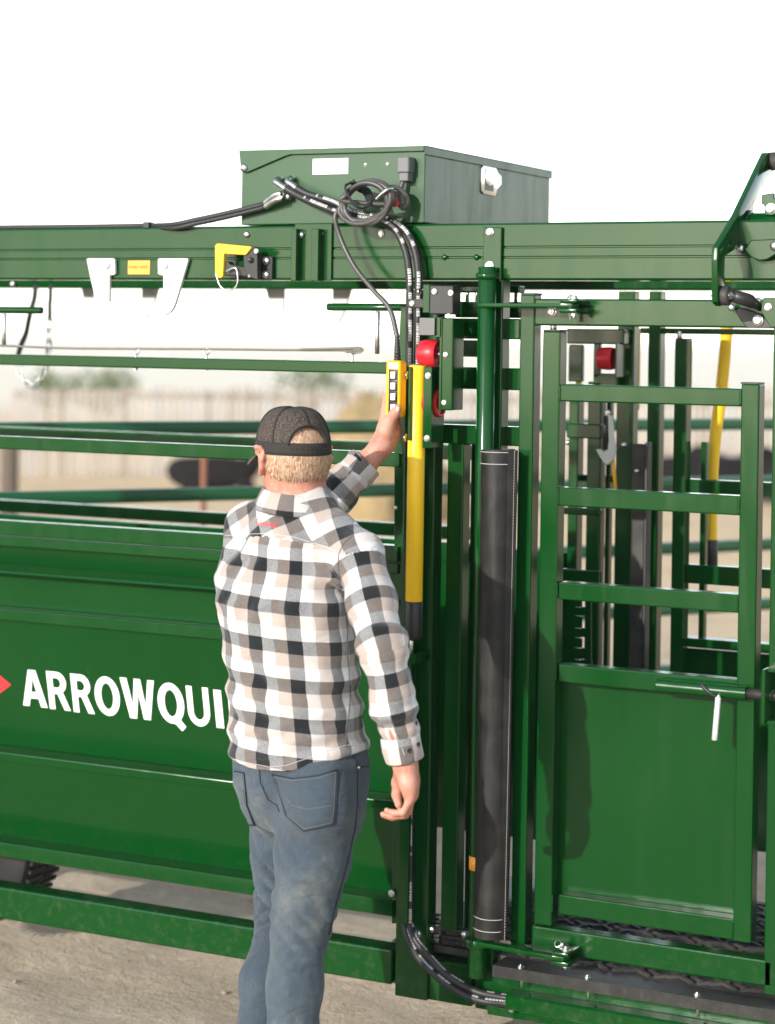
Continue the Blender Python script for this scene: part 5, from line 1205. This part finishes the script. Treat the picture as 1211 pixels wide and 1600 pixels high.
# weave coordinates per face corner
vx, vy, vz = V.T
dR1, aR1 = pdist(vx, vy, vz, chainR); dL1, aL1 = pdist(vx, vy, vz, chainL); tv = f_loft(vx, vy, vz, TS)
T_ = A_(sorted(TS)); cxz = np.interp(vz, T_[:, 0], T_[:, 1]); cyz = np.interp(vz, T_[:, 0], T_[:, 2])
def ang(P):
    """angle round the sleeve axis, zero towards the camera side"""
    best = np.full(len(V), 9.); an = np.zeros(len(V))
    for a_, b_ in zip(P, P[1:]):
        a_, b_ = A_(a_), A_(b_); u_ = (b_-a_)/np.linalg.norm(b_-a_); Lg = np.linalg.norm(b_-a_); t = np.clip((V-a_)@u_, 0, Lg); rel = V-a_-t[:, None]*u_; d = np.linalg.norm(rel, axis=1)
        e1 = np.cross(u_, (0.45, -.89, 0)); e1 /= np.linalg.norm(e1); e2 = np.cross(e1, u_); th = np.arctan2(rel@e1, rel@e2); mk = d < best; best = np.where(mk, d, best); an = np.where(mk, th, an)
    return an
uT = .175*np.arctan2((vx-cxz), -(vy-cyz)*1.25); vT = vz+.055*(vx-ch_.x)
PU, PV = .112, .0945
k0 = W(454, 951, -.72); uT = (uT-.175*math.atan2(k0.x-ch_.x, .125*1.25))/PU; vT = (vT-k0.z-.055*(k0.x-ch_.x))/PV
thY = R(33); yx, yz_ = (vx-k0.x)/.105, (vz+.25*(vy-ch_.y)-k0.z)/.1
uY = math.cos(thY)*yx+math.sin(thY)*yz_+.2; vY = -math.sin(thY)*yx+math.cos(thY)*yz_+.1
uR = .056*ang(chainR)/.098+.08; vR = -aR1/.094+.32; uL = .054*ang(chainL)/.10+.3; vL = -aL1/.1
yoke_z = W(430, 838, -.70).z-.10*(vx-ch_.x)*0-.02*np.abs(vx-ch_.x)/.15+.0
cls = np.where(tv < np.minimum(dR1-.056, dL1-.056)+.012, 0, np.where(dR1 < dL1, 1, 2)); cls = np.where((cls == 1) & (aR1 < .012), 0, cls); cls = np.where((cls == 2) & (aL1 < .05), 0, cls); cls = np.where((cls == 0) & (vz > yoke_z), 3, cls)
fc = np.sort(cls[F], 1)[:, 2]
US = np.stack([uT, uR, uL, uY], 1); VS = np.stack([vT, vR, vL, vY], 1)
uvu = US[F.ravel(), np.repeat(fc, 4)]; uvv = VS[F.ravel(), np.repeat(fc, 4)]
# unwrap seams of the angle inside one face
uf = uvu.reshape(-1, 4); jump = (uf.max(1)-uf.min(1)) > 1.2; uf[jump] = np.where(uf[jump] < 0, uf[jump]+2*math.pi*.175/PU, uf[jump])
UV = np.stack([uf.ravel(), uvv], 1)
m = newmat('flannel', (.6, .6, .6), .9, 0, .2); bsdf(m).inputs['Sheen Weight'].default_value = .25
tc = N(m, 'UVMap', uv_map='weave'); sp = N(m, 'SeparateXYZ'); L(m, tc.outputs[0], sp.inputs[0])
wob = noise(m, 700, 2)
def stripes(o, order):
    f = math_(m, 'FRACT', math_(m, 'ADD', o, .175+20)); r = N(m, 'ValToRGB'); r.color_ramp.interpolation = 'CONSTANT'; e = r.color_ramp.elements
    e[0].position = 0; order = [tuple(v**.5 for v in q) for q in order]; e[0].color = (*order[0], 1); e[1].position = .35; e[1].color = (*order[1], 1); n_ = e.new(.665); n_.color = (*order[2], 1); L(m, f, r.inputs[0]); return r.outputs[0]
BK, WT_, TP_ = (.008, .010, .012), (.66, .65, .645), (.42, .345, .305)
ca = stripes(sp.outputs[0], (BK, WT_, TP_)); cb_ = stripes(sp.outputs[1], (BK, WT_, TP_))
tw = N(m, 'TexWave', Scale=44, Distortion=.8, Detail=1); tw.bands_direction = 'DIAGONAL'; L(m, tc.outputs[0], tw.inputs[0])
wf = math_(m, 'ADD', math_(m, 'MULTIPLY', math_(m, 'SUBTRACT', tw.outputs[1], .5), .42), math_(m, 'ADD', math_(m, 'MULTIPLY', math_(m, 'SUBTRACT', wob, .5), .9), .5)); wf.node.use_clamp = True
c = mixc(m, wf, ca, cb_); c = mixc(m, 1.0, c, c, 'MULTIPLY'); c = mixc(m, 1.0, c, mixc(m, noise(m, 320, 3), (.80, .80, .80), (1.0, 1.0, 1.0)), 'MULTIPLY')
L(m, c, bsdf(m).inputs['Base Color'])
mp2 = N(m, 'Mapping'); mp2.inputs['Scale'].default_value = (8, 8, 15); mp2.inputs['Rotation'].default_value = (0, R(-20), R(35)); L(m, N(m, 'NewGeometry').outputs['Position'], mp2.inputs[0])
wr = math_(m, 'POWER', math_(m, 'ABSOLUTE', math_(m, 'SUBTRACT', noise(m, 1.0, 3, .55, mp2.outputs[0], .9), .5)), .6)
bump(m, math_(m, 'ADD', math_(m, 'MULTIPLY', wr, 1.3), math_(m, 'ADD', math_(m, 'MULTIPLY', tw.outputs[1], .07), math_(m, 'MULTIPLY', noise(m, 240, 4), .25))), .55, .006)
SH = np_mesh('shirt', V, F, M['flannel'], PE, None, UV)
sb = BVHTree.FromPolygons([tuple(v) for v in V], [tuple(f) for f in F.tolist()])
newmat('seam_dark', (.07, .075, .085), .85); newmat('seam_light', (.50, .48, .46), .85); newmat('red_thread', (.75, .06, .05), .7)
SZ = lambda x, y: (320+x/3.364, 600+y/3.364); SY = lambda x, y: (320+x/3.364, 860+y/3.364)
seam(sb, [SZ(*p) for p in ((75,800),(200,790),(330,785),(470,805),(560,832),(640,855),(705,885))], .0013, 'yoke_seam', M['seam_light'], SH, None, .0002, .6)
seam(sb, [SZ(*p) for p in ((775,800),(730,840),(705,890),(700,960))]+[SY(*p) for p in ((705,110),(712,180),(722,250))], .0016, 'sleeve_seam', M['seam_dark'], SH, None, .0002, .6)
seam(sb, [SY(*p) for p in ((742,330),(750,420),(745,520),(757,640),(765,760),(755,860),(742,930),(742,1030))], .0016, 'side_seam', M['seam_dark'], SH, None, .0006, .7)
seam(sb, [SY(*p) for p in ((150,1098),(250,1120),(340,1138),(430,1130),(520,1100),(640,1055),(740,1025),(850,1018))], .0009, 'hem_stitching', M['seam_light'], SH, .004, .0008)
seam(sb, [(604, 1112), (608, 1122), (618, 1146), (628, 1168), (632, 1180)], .0014, 'placket_edge', M['seam_light'], SH, None, .0008, .6)
patch(sb, ([(606,1138),(607,1146),(611,1157)], [(609,1137),(616,1150),(619,1163)]), 'sleeve_slit', M['skin'], SH, .0004, 8)
# embroidered word on the yoke
SHN = SH
def emb():
    cu = bpy.data.curves.new('t', 'FONT'); cu.body = 'Genbeef'; cu.size = 1; cu.offset = -.004; cu.shear = .25; cu.resolution_u = 4; o = bpy.data.objects.new('t', cu); COL.objects.link(o)
    dg = bpy.context.evaluated_depsgraph_get(); dg.update(); me = bpy.data.meshes.new_from_object(o.evaluated_get(dg)); bpy.data.objects.remove(o); bpy.data.curves.remove(cu)
    bm = bmesh.new(); bm.from_mesh(me); bpy.data.meshes.remove(me); bmesh.ops.triangulate(bm, faces=bm.faces)
    bmesh.ops.subdivide_edges(bm, edges=bm.edges, cuts=1)
    mx = max(v.co.x for v in bm.verts)
    for v in bm.verts:
        t = v.co.x/mx; q = onto(sb, 398.5+36*t-1.5*v.co.y, 820+5.5*t-13.5*v.co.y, .0012); v.co = q if q is not None else Vector((0, 0, 0))
    return put('embroidery', bm, M['red_thread'], SH)
emb()
# collar: stand and folded fall
def collar():
    bm = bmesh.new(); n = 48; rows = []
    cx, cy = neckb.x, neckb.y+.006; z0 = neckb.z+.014
    prof = [(.076, .074, -.02), (.077, .075, .018), (.081, .079, .028), (.088, .087, .026), (.100, .099, .004), (.112, .111, -.022), (.111, .109, -.025), (.098, .096, .0)]
    for a, b_, h in prof:
        ring = []
        for k in range(n):
            t = R(-118)+R(416-60)*k/(n-1)*.66+R(0); t = R(-90)+R(150)*(2*k/(n-1)-1)
            wig = .002*math.sin(5*t+h*60); X = cx+math.cos(t)*(a+wig); Y = cy+math.sin(t)*(b_+wig)
            ring.append(bm.verts.new((X, Y, z0+h+.22*(-(Y-cy))*-.35-.16*(X-cx)*.55)))
        rows.append(ring)
    uvl = bm.loops.layers.uv.new('weave')
    for i in range(len(rows)-1):
        for k in range(n-1):
            f = bm.faces.new((rows[i][k], rows[i+1][k], rows[i+1][k+1], rows[i][k+1]))
            for l, (ii, kk) in zip(f.loops, ((i, k), (i+1, k), (i+1, k+1), (i, k+1))): l[uvl].uv = (.62+kk/(n-1)*4.4, .48+ii*.075)
    bmesh.ops.recalc_face_normals(bm, faces=bm.faces)
    o = put('collar', bm, M['flannel'], SH, True); s_ = o.modifiers.new('Solidify', 'SOLIDIFY'); s_.thickness = .0022; ss = o.modifiers.new('Sub', 'SUBSURF'); ss.levels = ss.render_levels = 1
collar()
# cuffs with buttons
def cuff(c_, e_, r_, nm):
    u_ = (c_-e_).normalized(); e1 = u_.cross(Vector((.45, -.89, 0))).normalized(); e2 = e1.cross(u_); bm = bmesh.new(); n = 36; rows = []
    for h, rr in ((-.060, r_*.97), (-.056, r_*1.03), (-.028, r_*1.05), (-.002, r_*1.02), (.002, r_*.97), (-.004, r_*.86)):
        rows.append([bm.verts.new(c_+u_*h+(e1*math.sin(t)+e2*math.cos(t))*(rr+.0012*math.sin(3*t+h*80))) for t in [2*math.pi*k/n for k in range(n)]])
    uvl = bm.loops.layers.uv.new('weave')
    for i in range(len(rows)-1):
        for k in range(n):
            f = bm.faces.new((rows[i][k], rows[i+1][k], rows[i+1][(k+1) % n], rows[i][(k+1) % n]))
            for l, (ii, kk) in zip(f.loops, ((i, k), (i+1, k), (i+1, k+1), (i, k+1))): l[uvl].uv = (.1+kk/n*3, (-.18, -.2, .05, .2, .22, .24)[ii]+.56)
    bmesh.ops.recalc_face_normals(bm, faces=bm.faces); put('cuff', bm, M['flannel'], SH, True); return u_, e1, e2
u_, e1, e2 = cuff(cR, eR, .0455, 'r')
for t, h in ((-.35, -.030), (-.95, -.036), (-1.15, -.085)):
    p = cR+u_*h+(e1*math.sin(t)+e2*math.cos(t))*.0485; n_ = (e1*math.sin(t)+e2*math.cos(t))
    bm = bmesh.new(); lathe(bm, [(.0058, 0), (.0058, -.0015), (.0045, -.0022), (.004, -.0014), (1e-7, -.0014)], (0, 0, 0), 'Y', 14)
    o = put('cuff_button', bm, M['black_plastic'], SH, True, origin=(0, 0, 0)); WO[o.name] = p; o.location = p-WO[SH.name]; o.rotation_euler = (-n_).to_track_quat('Y', 'Z').to_euler()
cuff(cL, eL, .0475, 'l')
# ---- cap
m = newmat('cap_mesh', (.045, .037, .031), .85, 0, .25)
tc = N(m, 'TexCoord'); br = N(m, 'TexVoronoi', Scale=330); L(m, tc.outputs['Object'], br.inputs['Vector'])
L(m, mixc(m, math_(m, 'LESS_THAN', br.outputs[0], .42), (.036, .029, .024), (.115, .092, .074)), bsdf(m).inputs['Base Color']); bump(m, br.outputs[0], .5, .002)
newmat('cap_cloth', (.018, .015, .013), .85); newmat('brim_cloth', (.075, .05, .038), .85)
def capsurf(th, t, off=0):
    """th: 0 = front; t: 0 rim .. 1 top"""
    a, b_ = .0862+off, .1035+off; ph = t*math.pi/2; rr = math.cos(ph)**.56; zz = .110*math.sin(ph)**.95+off*t
    lf = 1+.02*math.sin(3*th)
    f = math.cos(th)*b_*rr; l = math.sin(th)*a*rr; tilt = -.10*f
    return Hd(l, f-.004, -.012+zz+tilt*-.18)
bm = bmesh.new(); nt_, nh = 96, 26; gr = []
def in_open(th, t): d = (th-math.pi)/.60; return t > .13 and d*d+((t-.13)/.31)**2 < 1
for j in range(nh+1): gr.append([bm.verts.new(capsurf(2*math.pi*k/nt_, min(j/nh, .985))) for k in range(nt_)])
for j in range(nh):
    for k in range(nt_):
        if in_open(2*math.pi*(k+.5)/nt_, (j+.5)/nh): continue
        bm.faces.new((gr[j][k], gr[j][(k+1) % nt_], gr[j+1][(k+1) % nt_], gr[j+1][k]))
bm.faces.new(gr[nh]); bm.normal_update()
for v in [v for v in bm.verts if not v.link_faces]: bm.verts.remove(v)
CAP = put('cap', bm, M['cap_mesh'], PE, True); s_ = CAP.modifiers.new('Solidify', 'SOLIDIFY'); s_.thickness = .0025; s_.offset = 1
def capline(pts, r, nm, mat, flat=.5): 
    bm = bmesh.new(); tube(bm, [capsurf(th, t, .0035) for th, t in pts], r, 8, flat=flat); put(nm, bm, mat, CAP, True)
for th in (R(62), R(118), R(-62), R(-118), R(0)): capline([(th, i/20*.985) for i in range(21)], .0032, 'panel_seam', M['cap_cloth'])
capline([(math.pi, .44+i/12*.545) for i in range(13)], .0036, 'panel_seam', M['cap_cloth'])
capline([(math.pi+.60*math.cos(a), .13+.31*math.sin(a)) for a in [math.pi*i/24 for i in range(25)]], .0046, 'opening_edge', M['cap_cloth'], .6)
bm = bmesh.new(); n = 72
rws = [[bm.verts.new(capsurf(2*math.pi*k/n, t, .0042)) for k in range(n)] for t in (.0, .05, .12, .165)]
for i in range(3):
    for k in range(n): bm.faces.new((rws[i][k], rws[i][(k+1) % n], rws[i+1][(k+1) % n], rws[i+1][k]))
o = put('head_band', bm, M['cap_cloth'], CAP, True); s_ = o.modifiers.new('Solidify', 'SOLIDIFY'); s_.thickness = .002
bm = bmesh.new()
for k in range(9):
    p = capsurf(math.pi-.52+k*.13, .085, .0055); bmesh.ops.create_uvsphere(bm, u_segments=8, v_segments=5, radius=.0019, matrix=Matrix.Translation(p))
put('strap_studs', bm, M['black_plastic'], CAP, True)['kind'] = 'stuff'
bm = bmesh.new(); bmesh.ops.create_uvsphere(bm, u_segments=14, v_segments=8, radius=.007, matrix=Matrix.Translation(Hd(0, -.004, .099)) @ Matrix.Diagonal((1, 1, .55, 1))); put('top_button', bm, M['cap_cloth'], CAP, True)
bm = bmesh.new(); n = 28; rows = []
for j in range(9):
    v_ = j/8; rw = []
    for k in range(n+1):
        s = -1+2*k/n; l = s*.080; f0 = .102*math.sqrt(max(0, 1-(l/.0885)**2)); f1 = .102+.072*(1-abs(s)**2.6)
        f = f0+(max(f1, f0)-f0)*v_; rw.append(bm.verts.new(Hd(l, f-.004, -.012+.0-.020*(l/.08)**2*(.4+.6*v_)-.018*v_+.004)))
    rows.append(rw)
for j in range(8):
    for k in range(n): bm.faces.new((rows[j][k], rows[j+1][k], rows[j+1][k+1], rows[j][k+1]))
bmesh.ops.recalc_face_normals(bm, faces=bm.faces); o = put('brim', bm, M['brim_cloth'], CAP, True); s_ = o.modifiers.new('Solidify', 'SOLIDIFY'); s_.thickness = .004
# ---- hair: short strands on the back and sides of the head
m = newmat('hair', (.42, .27, .12), .5, 0, .4); gi = N(m, 'NewGeometry')
L(m, ramp(m, gi.outputs['Random Per Island'], [(0, (.26, .135, .075)), (.5, (.43, .265, .16)), (1, (.62, .46, .33))]).outputs[0], bsdf(m).inputs['Base Color'])
bm = bmesh.new(); rg = random.Random(3)
_sk = {}
def skull(th, u, off):
    d = (hl*math.sin(th)+hf*math.cos(th)).normalized(); o_ = Hd(0, -.012, min(u, .07)); h = hb_.ray_cast(o_+d*.3, -d)
    p = h[0] if h[0] is not None else o_+d*.09
    return p+d*off
for i in range(5200):
    if i < 3900: th = math.pi+rg.uniform(-1.2, 1.2); u0 = rg.uniform(-.058, -.013); low = -.070+.028*(abs(th-math.pi)/1.75)**2+rg.gauss(.002, .009)
    else: th = math.pi+rg.uniform(-.62, .62); u0 = rg.uniform(.016, .068); low = .006
    ln = rg.uniform(.022, .042); P = []; dth = rg.gauss(-.04, .12)
    for k in range(4):
        t = k/3; u = u0-ln*t
        if u < low: u = low+rg.uniform(-.003, .003)
        P.append(skull(th+dth*t, u, .003+.005*math.sin(math.pi*min(1, t*.8+.15))*rg.uniform(.6, 1.3)))
    if (P[0]-P[-1]).length < .004: continue
    w_ = rg.uniform(.0006, .0013); sdv = Vector((-math.cos(th), math.sin(th), 0)); sdv = (hl*math.cos(th)-hf*math.sin(th)).normalized()
    vs = [(bm.verts.new(p-sdv*w_*(1-.7*k/3)), bm.verts.new(p+sdv*w_*(1-.7*k/3))) for k, p in enumerate(P)]
    for a_, b_ in zip(vs, vs[1:]): bm.faces.new((a_[0], a_[1], b_[1], b_[0]))
# under-layer close to the scalp
for j in range(14):
    pass
put('hair', bm, M['hair'], PE, True)
bm = bmesh.new(); rws = []
for j in range(15):
    u = -.064+j*.0095; rws.append([bm.verts.new(skull(math.pi+1.18*(2*k/40-1), max(u, -.046+.028*abs(2*k/40-1)**2), .003)) for k in range(41)])
for j in range(14):
    for k in range(40): bm.faces.new((rws[j][k], rws[j][k+1], rws[j+1][k+1], rws[j+1][k]))
bmesh.ops.recalc_face_normals(bm, faces=bm.faces); put('hair_underlayer', bm, M['hair'], PE, True)
# ---- sunglasses
newmat('lens', (.03, .028, .022), .08, 0, .8)
bm = bmesh.new()
for s in (-1, 1): tube(bm, spline([Hd(s*.062, .088, -.008), Hd(s*.078, .06, -.004), Hd(s*.083, .02, -.002), Hd(s*.082, -.012, -.006)], 5), .0028, 8)
tube(bm, spline([Hd(-.062, .088, -.004), Hd(-.03, .106, -.004), Hd(0, .112, -.004), Hd(.03, .106, -.004), Hd(.062, .088, -.004)], 5), .0028, 8)
SG = put('sunglasses', bm, M['black_plastic'], PE, True, auto=60)
for s in (-1, 1):
    bm = bmesh.new(); rw = []
    for i in range(9):
        t = i/8; rw.append([bm.verts.new(Hd(s*(.010+.055*t), .111-.025*t*t, -.004-.040*v_*(1-.3*t*t))) for v_ in (0, .5, 1)])
    for A0, B0 in zip(rw, rw[1:]):
        for k in range(2): bm.faces.new((A0[k], A0[k+1], B0[k+1], B0[k]))
    o = put('lens', bm, M['lens'], SG, True); s_ = o.modifiers.new('Solidify', 'SOLIDIFY'); s_.thickness = .002
